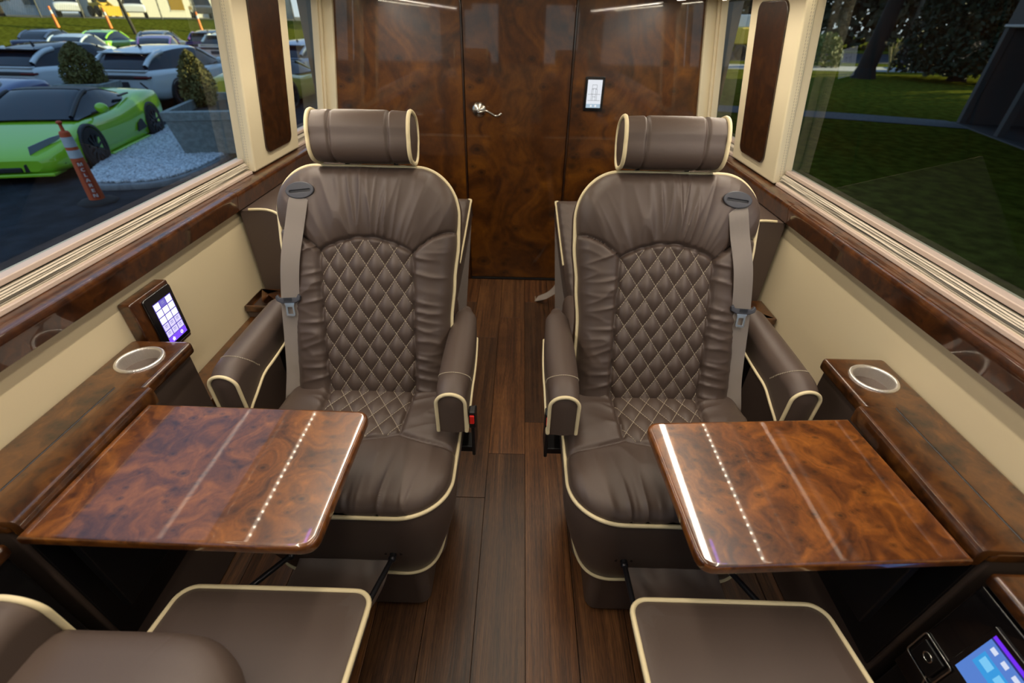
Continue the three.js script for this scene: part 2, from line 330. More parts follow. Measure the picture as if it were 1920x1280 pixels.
// ---------------------------------------------------------------- cabin lights
const warm = C(1, 0.87, 0.7), warmHex = warm;
function area(w, h, I, pos, look, color = warm) { const l = new THREE.RectAreaLight(color, I, w, h); l.position.set(...pos); l.lookAt(...look); scene.add(l); return l; }
const LED = std({ color: C(0.05, 0.05, 0.05), emissive: warm, emissiveIntensity: 9 });
const LEDdot = std({ color: C(0.05, 0.05, 0.05), emissive: C(1, 0.88, 0.66), emissiveIntensity: 40 });
for (const s of [-1, 1]) {
  const side = s < 0 ? 'left' : 'right', sx = s < 0 ? -0.608 : 0.65;
  const st = thing('led_strip', `warm light strip under the soffit over the ${side} row`, 'light strip', [sx, 1.36, -1.0]);
  mesh('channel', at(rbox(0.024, 0.006, 2.7, 0.002), 0, -0.003, 0), M.nickel, st);
  mesh('light_diffuser', at(rbox(0.014, 0.003, 2.66, 0.001), 0, -0.0066, 0), LED, st);
  area(0.02, 2.6, 62, [sx, 1.35, -1.0], [sx, 0, -1.0]);
  const dots = thing('led_dot_strip', `row of small light points above the ${side} window`, 'light strip', [s * 0.83, 1.36, -1.1]);
  mesh('tape', at(rbox(0.01, 0.002, 2.5, 0.0008), 0, -0.001, 0), M.greyPlastic, dots);
  const L = []; for (let i = 0; i < 84; i++) L.push(at(new THREE.BoxGeometry(0.006, 0.002, 0.006), 0, -0.003, -1.23 + i * 0.0297));
  const d = mesh('light_points', merge(L), LEDdot, dots); d.userData.kind = 'stuff';
  area(0.012, 2.46, 4, [s * 0.83, 1.353, -1.1], [s * 0.83, 0, -1.1]);
}
const violet = std({ color: C(0.03, 0.02, 0.05), emissive: C(0.32, 0.12, 1), emissiveIntensity: 5 });
for (const [x, l] of [[-0.64, 'short violet accent light over the left table'], [0.682, 'short violet accent light over the right table']]) {
  const t = thing('accent_light', l, 'light strip', [x, 1.36, -0.58]);
  mesh('channel', at(rbox(0.012, 0.005, 0.6, 0.0015), 0, -0.0025, 0), M.nickel, t); mesh('light_diffuser', at(rbox(0.009, 0.003, 0.59, 0.001), 0, -0.0055, 0), violet, t);
  area(0.008, 0.58, 4, [x, 1.352, -0.58], [x, 0, -0.58], C(0.32, 0.12, 1));
}
const roofLamp = thing('ceiling_light', 'long ceiling light panel over the aisle', 'ceiling light', [0, 1.85, -0.9]);
mesh('frame', at(rbox(0.2, 0.012, 2.5, 0.003), 0, -0.006, 0), M.nickel, roofLamp);
mesh('light_diffuser', at(rbox(0.17, 0.004, 2.46, 0.001), 0, -0.0135, 0), std({ color: C(0.3, 0.3, 0.3), emissive: warm, emissiveIntensity: 2.2 }), roofLamp);
area(0.16, 2.4, 7, [0, 1.832, -0.9], [0, 0, -0.9]);

// ---------------------------------------------------------------- captain chairs
// Local frame: origin on the floor, +z the way the sitter faces. The back lies in a plane tilted by 22 degrees; (u, v, w) run across, up and out of it.
const TILT = R(22), BN = V(0, Math.sin(TILT), Math.cos(TILT)), BU = V(0, Math.cos(TILT), -Math.sin(TILT)), BP = V(0, 0.45, -0.15);
const backPt = (u, v, w) => V(u, 0, 0).add(BP).addScaledVector(BU, v).addScaledVector(BN, w);
const interp = (tab, x) => { for (let i = 1; i < tab.length; i++) if (x <= tab[i][0]) { const t = clamp((x - tab[i - 1][0]) / (tab[i][0] - tab[i - 1][0])); return lerp(tab[i - 1][1], tab[i][1], t * t * (3 - 2 * t)); } return tab[tab.length - 1][1]; };
const VT = 0.572, VB = -0.04;
const backHW = (v) => v > 0.46 ? 0.12 + 0.102 * Math.sqrt(Math.max(0, 1 - ((v - 0.46) / (VT - 0.46)) ** 2)) : interp([[VB, 0.207], [0.1, 0.205], [0.2, 0.203], [0.3, 0.211], [0.4, 0.221], [0.46, 0.222]], v);
const backOutline = (() => { const p = []; for (let i = 0; i <= 60; i++) { const v = VB + (0.46 - VB) * i / 60; p.push([backHW(v), v]); } for (let i = 1; i <= 24; i++) { const a = i / 24 * Math.PI / 2; p.push([0.12 + 0.102 * Math.cos(a), 0.46 + (VT - 0.46) * Math.sin(a)]); } return p; })();
const QH = 0.115, CU = 0.046, CV = 0.068;
const lat = (u, v) => [u / CU + v / CV, u / CU - v / CV];
const puff = (u, v) => { const [a, b] = lat(u, v); return Math.pow(Math.abs(Math.sin(Math.PI * a) * Math.sin(Math.PI * b)), 0.6); };
const backSeam = (u) => { const a = Math.abs(u); return a < QH ? 0.372 + 0.036 * (1 - (a / QH) ** 2) : 0.372 + 0.05 * (1 - (1 - clamp((a - QH) / 0.1)) ** 2); };
const fold = (x, y, f, sharp = 2) => { const q = 1 - Math.abs(n2(x * f, y)); return Math.pow(q, sharp); };   // ridged creases
function backRegion(u, v) { if (v > backSeam(u)) return 0; if (Math.abs(u) < QH) return 1; return u < 0 ? 2 : 3; }
function backW(u, v) {
  const a = Math.abs(u), hw = backHW(Math.min(v, 0.5)), sv = backSeam(u); let w = 0.028 + 0.012 * (1 - (u / 0.22) ** 2);
  const reg = backRegion(u, v);
  if (reg === 1) w += -0.006 + 0.0095 * puff(u, v) + 0.006 * Math.sin(clamp(v / 0.4) * Math.PI);
  else if (reg === 0) {
    const up = v - sv, k = clamp(up / (VT - sv)), mid = Math.exp(-((u / 0.12) ** 2));
    w += 0.014 * Math.sin(Math.PI * Math.pow(k, 0.8)) ;
    const th = Math.atan2(u, v - 0.16);
    const g1 = Math.sin(th * 46 + 3.4 * n2(th * 3, v * 5)) * 0.0017 * mid * Math.exp(-up / 0.10);
    const g2 = (fold(th * 9, v * 2.6, 1, 3) - 0.5) * 0.0065 * Math.exp(-((u / 0.13) ** 2)) * (0.35 + 0.65 * Math.exp(-up / 0.09));
    const g3 = (fold(th * 2.2 + 7, v * 2, 1, 2) - 0.5) * 0.005;
    w += (g1 + g2 + g3) * sstep(0, 0.012, up);
  } else {
    const t = clamp((a - QH) / (hw - QH)), side = u < 0 ? 0 : 40;
    w += 0.016 * Math.sin(Math.PI * clamp(0.15 + 0.85 * t));
    const c1 = (fold(v + 0.22 * (a - QH) + side, a * 3, 17, 3) - 0.45) * 0.0062 * Math.pow(1 - t, 1.0);
    const c2 = Math.sin(v * 210 + 5 * n2(v * 12, side) + t * 2) * 0.0013 * Math.pow(1 - t, 1.6) * (0.5 + 0.5 * n2(v * 9 + 3, side + 2));
    const c3 = (fold(v * 0.6 + side, a * 6 + 5, 22, 3) - 0.5) * 0.004 * Math.pow(t, 2) * (1 - t) * 4;
    w += c1 + c2 + c3;
  }
  const ds = Math.min(Math.abs(v - sv), v < sv + 0.004 ? Math.abs(a - QH) : 9); w -= 0.0085 * Math.exp(-((ds / 0.0055) ** 2));
  return w;
}
function edgeDrop(d, r) { return d >= r ? 0 : r - Math.sqrt(Math.max(0, r * r - (r - d) ** 2)); }
function outlineDist(pts, x, y) { let m = 9; for (let i = 1; i < pts.length; i++) { const [x0, y0] = pts[i - 1], [x1, y1] = pts[i], dx = x1 - x0, dy = y1 - y0, t = clamp(((x - x0) * dx + (y - y0) * dy) / (dx * dx + dy * dy)); m = Math.min(m, Math.hypot(x - x0 - t * dx, y - y0 - t * dy)); } return m; }
const ER = 0.034;
const backSurf = (u, v) => { let d = outlineDist(backOutline, Math.abs(u), v); d = Math.min(d, VT - v); return backW(u, v) - edgeDrop(d, ER); };

function stitchLines(lines, lift, surf, normal) {       // short thread dashes along polylines
  const L = [], q = new THREE.Quaternion(), m = new THREE.Matrix4(), base = new THREE.BoxGeometry(0.0010, 0.0009, 0.0046), X = V(), Z = V();
  for (const [p0, p1] of lines) {
    const len = Math.hypot(p1[0] - p0[0], p1[1] - p0[1]), n = Math.max(1, Math.round(len / 0.0066));
    for (let i = 0; i < n; i++) {
      const t0 = (i + 0.2) / n, t1 = (i + 0.9) / n, A = surf(lerp(p0[0], p1[0], t0), lerp(p0[1], p1[1], t0), lift), B = surf(lerp(p0[0], p1[0], t1), lerp(p0[1], p1[1], t1), lift);
      Z.copy(B).sub(A); const l = Z.length(); if (l < 1e-5) continue; Z.divideScalar(l); X.copy(normal).cross(Z).normalize();
      m.makeBasis(X, Z.clone().cross(X), Z).setPosition(A.add(B).multiplyScalar(0.5)); L.push(base.clone().scale(1, 1, l / 0.0046).applyMatrix4(m));
    }
  }
  return merge(L);
}
function clipLattice(inside, u0, u1, v0, v1) {           // straight runs of the diamond lattice that lie inside the panel
  const out = [], step = 0.004;
  for (const sg of [1, -1]) for (let k = -20; k <= 20; k++) {
    let start = null, last = null;
    for (let v = v0; v <= v1 + step; v += step) { const u = CU * (k - sg * v / CV), ok = v <= v1 && u > u0 && u < u1 && inside(u, v); if (ok) { start ??= [u, v]; last = [u, v]; } else if (start) { if (last[1] - start[1] > 0.006) out.push([start, last]); start = null; } }
  }
  return out;
}
// build the shared back geometry once
const backGeo = (() => {
  const NU = 150, NV = 270, g = grid(NU, NV, (a, b) => { const v = VB + (VT - VB) * Math.sin(b * Math.PI / 2), u = (2 * a - 1) * backHW(v); return backPt(u, v, backSurf(u, v)); }, (a, b) => { const v = VB + (VT - VB) * Math.sin(b * Math.PI / 2); return [(2 * a - 1) * backHW(v), v]; });
  const reg = (t) => { const q = t >> 1, i = q % NU, j = Math.floor(q / NU), v = VB + (VT - VB) * Math.sin((j + 0.5) / NV * Math.PI / 2); return backRegion((2 * (i + 0.5) / NU - 1) * backHW(v), v); };
  return [0, 1, 2, 3].map((k) => pick(g, (t) => reg(t) === k));
})();
const fullOutline = (() => { const r = backOutline, l = r.map(([u, v]) => [-u, v]).reverse(); return [...r, ...[0.08, 0.04, 0, -0.04, -0.08].map((u) => [u, VT]), ...l]; })();
const sideGeo = (() => {
  const n = fullOutline.length, W = [[0, 0.003], [0, -0.01], [0.001, -0.04], [0, -0.08], [-0.012, -0.1], [-0.03, -0.108], [-0.08, -0.112]];
  const cu = 0, cv = 0.25;
  return grid(n - 1, W.length - 1, (a, b) => { const i = Math.round(a * (n - 1)), [o, w] = W[Math.round(b * (W.length - 1))], [u, v] = fullOutline[i], l = Math.hypot(u - cu, v - cv); return backPt(u + (u - cu) / l * o, v + (v - cv) / l * o, w); }, (a, b) => [a * 1.5, b * 0.15]);
})();
const backSheet = (() => { const s = new THREE.Shape(fullOutline.map(([u, v]) => new THREE.Vector2(u * 0.66, 0.02 + v * 0.8))); const g = new THREE.ShapeGeometry(s); const p = g.attributes.position; for (let i = 0; i < p.count; i++) { const q = backPt(p.getX(i), p.getY(i), -0.111); p.setXYZ(i, q.x, q.y, q.z); } g.computeVertexNormals(); return g; })();
const backPiping = tube(fullOutline.filter((_, i) => i % 2 === 0 || i === fullOutline.length - 1).map(([u, v]) => backPt(u * 1.004, v + (v > 0.5 ? 0.001 : 0), 0.003)), 0.0048, false, 260, 8);
const backStitch = stitchLines([...clipLattice((u, v) => Math.abs(u) < QH - 0.003 && v < backSeam(u) - 0.004, -QH, QH, -0.035, 0.42)], 0.0022, (u, v, l) => backPt(u, v, backSurf(u, v) + l), BN);

// headrest: a padded roll, (a) around, (u) across
const HRW = 0.113, HRC = [0.634, 0.03];
function hrSection(k) { const c = Math.cos(k), s = Math.sin(k), e = 0.74, f = (x) => Math.sign(x) * Math.pow(Math.abs(x), e); return [0.052 * f(c) * (s < 0 ? 0.95 : 1), 0.057 * f(s)]; }
function hrPoint(u, k, inset = 0) { const q = Math.abs(u) / HRW, sc = 1 - 0.05 * q ** 3 - inset, [w, v] = hrSection(k); let d = 0; for (const m of [0.066, -0.066]) d += 0.0045 * Math.exp(-(((u - m) / 0.0032) ** 2)); const l = Math.hypot(w, v); return backPt(u, HRC[0] + v * sc * (1 - d / l), HRC[1] + w * sc * (1 - d / l)); }
const hrBody = grid(96, 72, (a, b) => hrPoint((2 * a - 1) * HRW, b * Math.PI * 2 + Math.PI), (a, b) => [a * 0.24, b * 0.35]);
const hrCap = (s) => grid(8, 72, (a, b) => { const p = hrPoint(s * HRW, b * Math.PI * 2, 0); const c = backPt(s * HRW, HRC[0], HRC[1]); const q = 1 - a; return c.clone().lerp(p, q).add(V(s * 0.008 * (1 - q * q), 0, 0)); });
const hrPipe = (s) => tube(Array.from({ length: 48 }, (_, i) => hrPoint(s * (HRW + 0.0005), i / 48 * Math.PI * 2, -0.012)), 0.0048, true, 120, 8);

// cushion: plan outline, x across, z forward
const CZ0 = -0.17, CZ1 = 0.222, CHW = 0.238;
const cushHW = (z) => { const zc = 0.12; let h = CHW - 0.012 * sstep(-0.02, -0.17, z); return z > zc ? 0.128 + (h - 0.128) * Math.sqrt(Math.max(0, 1 - ((z - zc) / (CZ1 - zc)) ** 2)) : h; };
const cushOutline = (() => { const p = []; for (let i = 0; i <= 40; i++) { const z = CZ0 + (0.12 - CZ0) * i / 40; p.push([cushHW(z), z]); } for (let i = 1; i <= 24; i++) { const a = i / 24 * Math.PI / 2; p.push([0.128 + (CHW - 0.128) * Math.cos(a), 0.12 + (CZ1 - 0.12) * Math.sin(a)]); } return p; })();
const cq = (z) => QH - 0.014 * clamp((z + 0.15) / 0.18), cSeam = (x) => { const a = Math.abs(x); return a < 0.101 ? 0.022 + 0.02 * (1 - (a / 0.101) ** 2) : 0.022 + 0.034 * Math.pow(clamp((a - 0.101) / 0.137), 0.8); };
function cushRegion(x, z) { if (z > cSeam(x)) return 0; if (Math.abs(x) < cq(z)) return 1; return x < 0 ? 2 : 3; }
function cushY(x, z) {
  const a = Math.abs(x), reg = cushRegion(x, z), hw = cushHW(Math.min(z, 0.15)), sz = cSeam(x);
  let y = 0.462 + 0.014 * (1 - (x / 0.24) ** 2) + 0.004 * sstep(0.1, -0.1, z);
  if (reg === 1) y += -0.004 + 0.006 * puff(x, z * 1.0);
  else if (reg === 0) {
    const f = clamp((z - sz) / (CZ1 - sz)); y += 0.010 * Math.sin(Math.PI * clamp(f * 1.05)) ;
    const xx = x * (1 + 0.25 * f);
    y += (fold(xx + 3, z * 1.6, 11, 3) - 0.5) * 0.0095 * Math.pow(f, 1.2) * Math.exp(-((x / 0.19) ** 4)) + Math.sin(xx * 190 + 4 * n2(x * 20, 3)) * 0.0008 * Math.pow(f, 2) + (fold(x * 0.5 + 9, z * 4, 14, 2) - 0.5) * 0.005 * (1 - f) * sstep(0, 0.03, z - sz);
  } else {
    const t = clamp((a - cq(z)) / (hw - cq(z))), sd = x < 0 ? 0 : 30; y += 0.013 * Math.sin(Math.PI * clamp(0.2 + 0.8 * t)) * (0.25 + 0.75 * sstep(0, 0.06, sz - z));
    y += (fold(z + 0.3 * a + sd, a * 4, 15, 3) - 0.45) * 0.006 * sstep(0, 0.04, sz - z) * Math.max(Math.pow(1 - t, 1.2), 0.6 * t * t);
  }
  const ds = Math.min(Math.abs(z - sz), z < sz + 0.004 ? Math.abs(a - cq(z)) : 9); y -= 0.007 * Math.exp(-((ds / 0.0055) ** 2));
  return y;
}
const cushSurf = (x, z) => cushY(x, z) - edgeDrop(Math.min(outlineDist(cushOutline, Math.abs(x), z), CZ1 - z), 0.03);
const cushGeo = (() => {
  const NU = 140, NV = 170, zz = (b) => CZ0 + (CZ1 - CZ0) * Math.sin(b * Math.PI / 2), g = grid(NU, NV, (a, b) => { const z = zz(1 - b), x = (2 * a - 1) * cushHW(z); return V(x, cushSurf(x, z), z); }, (a, b) => { const z = zz(1 - b); return [(2 * a - 1) * cushHW(z), z]; });
  const reg = (t) => { const q = t >> 1, i = q % NU, j = Math.floor(q / NU), z = zz(1 - (j + 0.5) / NV); return cushRegion((2 * (i + 0.5) / NU - 1) * cushHW(z), z); };
  return [0, 1, 2, 3].map((k) => pick(g, (t) => reg(t) === k));
})();
const cushFull = [...cushOutline, ...[0.1, 0.05, 0, -0.05, -0.1].map((x) => [x, CZ1]), ...cushOutline.map(([x, z]) => [-x, z]).reverse()];
const skirtLow = (x, z) => 0.186 + 0.225 * sstep(0.215, 0.03, z) ;
const skirtGeo = grid(cushFull.length - 1, 14, (a, b) => { const [x, z] = cushFull[Math.round(a * (cushFull.length - 1))], l = Math.hypot(x, z + 0.02), o = 0.012 * Math.sin(Math.PI * Math.pow(b, 0.7)) - 0.03 * b * b, y = lerp(0.437, skirtLow(x, z), b); return V(x + x / l * o, y, z + (z > 0.1 ? (z - 0.02) / l * o : 0)); }, (a, b) => [a * 1.2, b * 0.25]);
const skirtEdge = cushFull.map(([x, z]) => { const l = Math.hypot(x, z + 0.02), o = -0.028; return V(x + x / l * o, skirtLow(x, z) - 0.002, z + (z > 0.1 ? (z - 0.02) / l * o : 0)); });
const cushPiping = tube(cushFull.filter((_, i) => i % 2 === 0).map(([x, z]) => V(x * 1.006, 0.437, z + (z > 0.15 ? 0.002 : 0))), 0.0048, false, 220, 8);
const skirtPiping = tube(skirtEdge.filter((_, i) => i % 2 === 0), 0.0045, false, 200, 8);
const cushStitch = stitchLines(clipLattice((x, z) => Math.abs(x) < cq(z) - 0.003 && z < cSeam(x) - 0.004, -QH, QH, -0.165, 0.05), 0.0018, (x, z, l) => V(x, cushSurf(x, z) + l, z), V(0, 1, 0));

// armrest: U-shaped section swept backwards, closed by a flat nose with piping
const armSec = (k, w, h) => { const a = k * Math.PI; if (k <= 0.22) return [w * 1, -h + (h - w * 0.9) * (k / 0.22)]; if (k >= 0.78) return [-w, -h + (h - w * 0.9) * ((1 - k) / 0.22)]; const t = (k - 0.22) / 0.56 * Math.PI; return [w * Math.cos(t), -w * 0.9 + w * 0.9 * Math.sin(t)]; };
const armLen = 0.35;
const armAt = (b) => { const z = -b * armLen, w = 0.029 + 0.0085 * Math.sin(Math.PI * clamp(b * 0.9 + 0.12)) - 0.014 * sstep(0.88, 1, b), h = 0.112 - 0.03 * sstep(0.05, 0.3, b) - 0.02 * sstep(0.9, 1, b), y = 0.008 * b - 0.012 * sstep(0.86, 1, b) - 0.016 * Math.pow(1 - clamp(b / 0.12), 2); return { z, w, h, y }; };
const armPt = (k, b) => { const q = armAt(b), [x, y] = armSec(k, q.w, q.h); return V(x, y + q.y, q.z); };
const armBody = grid(40, 44, (a, b) => armPt(a, b), (a, b) => [a * 0.25, b * armLen]);
const armNose = grid(20, 6, (a, b) => { const p = armPt(a, 0), c = V(0, -0.075, 0); return p.lerp(V(lerp(p.x, 0, 1), Math.min(p.y, -0.05), 0), b).add(V(0, 0, 0.006 * Math.sin(b * Math.PI / 2))); });
const armTail = grid(20, 4, (a, b) => { const p = armPt(1 - a, 1); return p.lerp(V(0, Math.min(p.y, -0.05), -armLen - 0.004), b); });
const armUnder = grid(2, 20, (a, b) => armPt(0, b).lerp(armPt(1, b), a).add(V(0, 0.002, 0)));
const armPipe = (() => { const L = []; for (let i = 14; i >= 1; i--) L.push(armPt(0, i / 14 * 0.85)); for (let i = 0; i <= 24; i++) L.push(armPt(i / 24, 0).add(V(0, 0, 0.002))); for (let i = 1; i <= 14; i++) L.push(armPt(1, i / 14 * 0.85)); return tube(L, 0.0042, false, 200, 8); })();
const armStitch = (() => { const L = [], base = new THREE.BoxGeometry(0.0012, 0.001, 0.0042); for (let i = 0; i < 30; i++) { const k = 0.14 + 0.72 * i / 29, b = 0.15 + 0.10 * Math.pow(Math.abs(k - 0.5) / 0.36, 2), p = armPt(k, b), q = armPt(k + 0.006, b); const d = q.clone().sub(p).normalize(), c = V(p.x, p.y - armAt(b).y + 0.026, 0).normalize(), X = c.clone().cross(d).normalize(); L.push(base.clone().applyMatrix4(new THREE.Matrix4().makeBasis(X, d.clone().cross(X), d).setPosition(p.addScaledVector(c, 0.0008)))); } return merge(L); })();

function ribbon(pts, normals, width, mat, name, parent, thick = 0.0014) {   // seat-belt webbing along a path
  const c = new THREE.CatmullRomCurve3(pts, false, 'centripetal'), N = 80, P = c.getPoints(N), X = V();
  const across = (i) => { const t = P[Math.min(N, i + 1)].clone().sub(P[Math.max(0, i - 1)]).normalize(), f = i / N * (normals.length - 1), k = Math.min(normals.length - 2, Math.floor(f)), nn = normals[k].clone().lerp(normals[k + 1], f - k).normalize(); return [t.cross(nn).normalize(), nn]; };
  const ring = [[-1, 0], [-0.98, 1], [0.98, 1], [1, 0], [0.98, -1], [-0.98, -1], [-1, 0]];
  const g = grid(6, N, (a, b) => { const i = Math.round(b * N), [x, nn] = across(i), [q, w] = ring[Math.round(a * 6)]; return P[i].clone().addScaledVector(x, q * width / 2).addScaledVector(nn, w * thick / 2); }, (a, b) => { const [q] = ring[Math.round(a * 6)]; return [q * 0.5, b * 6]; });
  return mesh(name, toCreasedNormals(g, R(50)), mat, parent);
}

const padTop = (hw, z0, z1, r) => { // plan outline of the leg-rest pad
  const p = []; const c = [[hw - r, z0 + r, -90], [hw - r, z1 - r, 0], [-hw + r, z1 - r, 90], [-hw + r, z0 + r, 180]]; for (const [x, z, a] of c) for (let i = 0; i <= 8; i++) { const t = R(a + i / 8 * 90); p.push([x + r * Math.cos(t), z + r * Math.sin(t)]); } p.push(p[0]); return p;
};
function captainChair(s, label, pos, inOff, outOff, padX, hrX) {   // s: the side the wall is on
  const o = thing('captain_chair', label, 'chair', pos, 0, 'captain chairs facing the photographer');
  const back = mesh('backrest', mergeVertices(sideGeo.clone()), M.leather, o);
  mesh('back_panel', backSheet, M.leather, back);
  mesh('gathered_top_panel', backGeo[0], M.leather, back);
  mesh('quilted_panel', backGeo[1], M.leather, back).userData.label = 'diamond quilted centre panel with cream stitching';
  mesh('side_bolster', backGeo[2], M.leather, back); mesh('side_bolster', backGeo[3], M.leather, back);
  mesh('piping', backPiping, M.piping, back); mesh('stitching', backStitch, M.thread, back);
  const hr = mesh('headrest', hrBody, M.leather, o); hr.position.x = hrX;
  for (const k of [-1, 1]) { mesh('end_cap', hrCap(k), M.leather, hr); mesh('piping', hrPipe(k), M.piping, hr); }
  for (const k of [-0.06, 0.06]) mesh('post', rod(backPt(k, 0.53, -0.04).toArray(), backPt(k, 0.62, 0.0).toArray(), 0.006), M.blackMetal, hr);
  const cu = mesh('seat_cushion', cushGeo[0], M.leather, o); cu.userData.label = 'gathered front of the seat cushion';
  mesh('quilted_panel', cushGeo[1], M.leather, cu); mesh('side_bolster', cushGeo[2], M.leather, cu); mesh('side_bolster', cushGeo[3], M.leather, cu);
  mesh('piping', cushPiping, M.piping, cu); mesh('stitching', cushStitch, M.thread, cu);
  const sk = mesh('seat_skirt', skirtGeo, M.leather, o); mesh('piping', skirtPiping, M.piping, sk);
  mesh('underframe', boxAt(-0.208, 0.208, 0.15, 0.425, -0.16, 0.15, 0.03), M.leather, o);
  mesh('pedestal', boxAt(-0.165, 0.165, 0.0, 0.33, -0.19, 0.195, 0.03), M.leather, o);
  // armrests, one on the aisle side and one on the wall side
  for (const [off, z, y] of [[-s * inOff, 0.038, 0.632], [s * outOff, 0.0, 0.632]]) {
    const arm = mesh('armrest', armBody, M.leather, o); arm.position.set(off, y, z);
    mesh('nose', armNose, M.leather, arm); mesh('tail', armTail, M.leather, arm); mesh('underside', armUnder, M.leather, arm); mesh('piping', armPipe, M.piping, arm); mesh('stitching', armStitch, M.thread, arm);
  }
  for (const off of [-s * (inOff - 0.012), s * (outOff - 0.012)]) mesh('arm_bracket', boxAt(off - 0.012, off + 0.012, 0.36, 0.57, -0.3, -0.23, 0.006), M.black, o);
  for (const k of [-1, 1]) mesh('recliner_bracket', boxAt(k * 0.2, k * 0.222, 0.33, 0.52, -0.26, -0.15, 0.008), M.black, o);
  // belt: guide in the shoulder, webbing down the wall side, sliding tongue
  const bp = (u, v, l = 0.006) => backPt(s * u, v, Math.max(backSurf(s * Math.min(u, 0.2), v), 0.02) + l);
  const gu = 0.146, gv = 0.512;
  const belt = ribbon([bp(gu + 0.004, gv - 0.004, -0.006), bp(gu + 0.006, gv - 0.03, 0.004), bp(0.163, 0.43, 0.009), bp(0.178, 0.35, 0.013), bp(0.192, 0.25, 0.014), bp(0.2, 0.15, 0.012), bp(0.203, 0.06, 0.008), bp(0.213, -0.02, 0.004), backPt(s * 0.226, -0.07, 0.0), backPt(s * 0.23, -0.16, -0.03)], [BN, BN, BN, BN, BN, BN.clone().add(V(-s * 0.15, 0, 0)), BN.clone().add(V(-s * 0.35, 0, 0)), BN.clone().add(V(-s * 0.4, 0, 0))], 0.046, M.webbing, 'seat_belt', o);
  const frame = (u, v, l, roll) => { const c = bp(u, v, l); const X = V(Math.cos(roll), 0, 0).addScaledVector(BU, Math.sin(roll)).normalize(); return new THREE.Matrix4().makeBasis(X, BN.clone().cross(X), BN).setPosition(c); };
  const oval = new THREE.Shape(); oval.absellipse(0, 0, 0.034, 0.019, 0, Math.PI * 2); const slot = roundShape(0.05, 0.0055, 0.0025, 0, -0.002); oval.holes.push(new THREE.Path(slot.getPoints(6)));
  mesh('belt_guide', plate(oval, 0.006, 0.002, 3, 32).applyMatrix4(frame(gu, gv, 0.0, -s * 0.12)), M.greyPlastic, o);
  mesh('belt_guide_slot', plate(roundShape(0.052, 0.008, 0.003, 0, -0.002), 0.002, 0.0005).applyMatrix4(frame(gu, gv, 0.0005, -s * 0.12)), M.black, o);
  const tp = frame(0.193, 0.252, 0.0165, -s * 0.06), tongue = mesh('belt_tongue', (() => { const sh = new THREE.Shape([[-0.031, 0.008], [-0.029, -0.002], [-0.018, -0.008], [0.018, -0.008], [0.029, -0.002], [0.031, 0.008], [0.026, 0.013], [0.021, 0.005], [-0.021, 0.005], [-0.026, 0.013]].map((p) => new THREE.Vector2(...p))); return plate(sh, 0.009, 0.002).applyMatrix4(tp); })(), M.greyPlastic, o);
  { const sh = new THREE.Shape([[-0.014, 0], [-0.0105, -0.01], [-0.0115, -0.032], [-0.009, -0.036], [0.009, -0.036], [0.0115, -0.032], [0.0105, -0.01], [0.014, 0]].map((p) => new THREE.Vector2(...p))); sh.holes.push(new THREE.Path(roundShape(0.0115, 0.017, 0.001, 0, -0.021).getPoints(4))); mesh('latch_plate', plate(sh, 0.003, 0.0006).applyMatrix4(frame(0.193, 0.2455, 0.0185, -s * 0.06)), M.nickel, tongue); mesh('grip', merge([-0.006, 0, 0.006].map((k) => at(new THREE.BoxGeometry(0.02, 0.0013, 0.003), 0, k * 0.5 + 0.001, 0.009))).applyMatrix4(tp), M.black, tongue); }
  // buckle on the aisle side
  const bx = -s * (inOff + (s < 0 ? 0.044 : 0.031)), bk = mesh('belt_buckle', at(rbox(0.016, 0.05, 0.026, 0.004), bx, 0.527, 0.015), M.black, o);
  mesh('release_button', at(rbox(0.011, 0.024, 0.006, 0.002), bx, 0.532, 0.029), M.red, bk);
  mesh('buckle_stalk', boxAt(bx - 0.004, bx + 0.004, 0.40, 0.505, -0.05, 0.02, 0.003), M.black, o);
  mesh('buckle_anchor', boxAt(-s * 0.2, bx + s * -0.003, 0.39, 0.41, -0.05, 0.0, 0.004), M.black, o);
  // raised leg rest on two links, with the leather flap between it and the skirt
  const lr = new THREE.Group(); lr.name = 'leg_rest'; o.add(lr); lr.position.set(padX - pos[0], 0.46, 0.38); lr.rotation.x = -Math.atan(0.18);
  const out = padTop(0.166, 0.0, 0.30, 0.028), n = out.length;
  const prof = [[0.03, 0.001], [0.012, 0.0005], [0.004, -0.0015], [0, -0.006], [-0.0005, -0.012], [0.001, -0.03], [0.006, -0.042], [0.02, -0.048], [0.08, -0.049]];
  const cz = 0.15;
  mesh('pad', mergeVertices(merge([
    grid(n - 1, prof.length - 1, (a, b) => { const [x, z] = out[Math.round(a * (n - 1))], [i, y] = prof[Math.round(b * (prof.length - 1))]; return V(x * (1 - i / 0.166), y, cz + (z - cz) * (1 - i / 0.15)); }, (a, b) => [a, b * 0.1]),
    grid(24, 24, (a, b) => { const x = (2 * a - 1), z = (2 * b - 1), q = V(x * 0.136, 0, cz + z * 0.12); q.y = 0.001 - 0.003 * (1 - x * x) * (1 - z * z); return q; }),
  ])), M.leather, lr);
  mesh('piping', tube(out.slice(0, -1).map(([x, z]) => V(x, -0.004, z)), 0.0048, true, 200, 8), M.piping, lr);
  for (const k of [-1, 1]) {
    const x = k * 0.112, lx = padX - pos[0] + k * 0.13;
    mesh('link_arm', merge([rod([x, 0.305, 0.18], [x, 0.305, 0.236], 0.008), rod([x, 0.305, 0.234], [lx, 0.34, 0.34], 0.006), rod([lx, 0.34, 0.34], [lx, 0.43, 0.45], 0.006), at(new THREE.SphereGeometry(0.009, 12, 8), x, 0.305, 0.235)]), M.blackMetal, o);
    mesh('link_slot', at(new THREE.TorusGeometry(0.017, 0.004, 8, 20, Math.PI).rotateX(-0.15), x, 0.303, 0.222), M.black, o);
  }
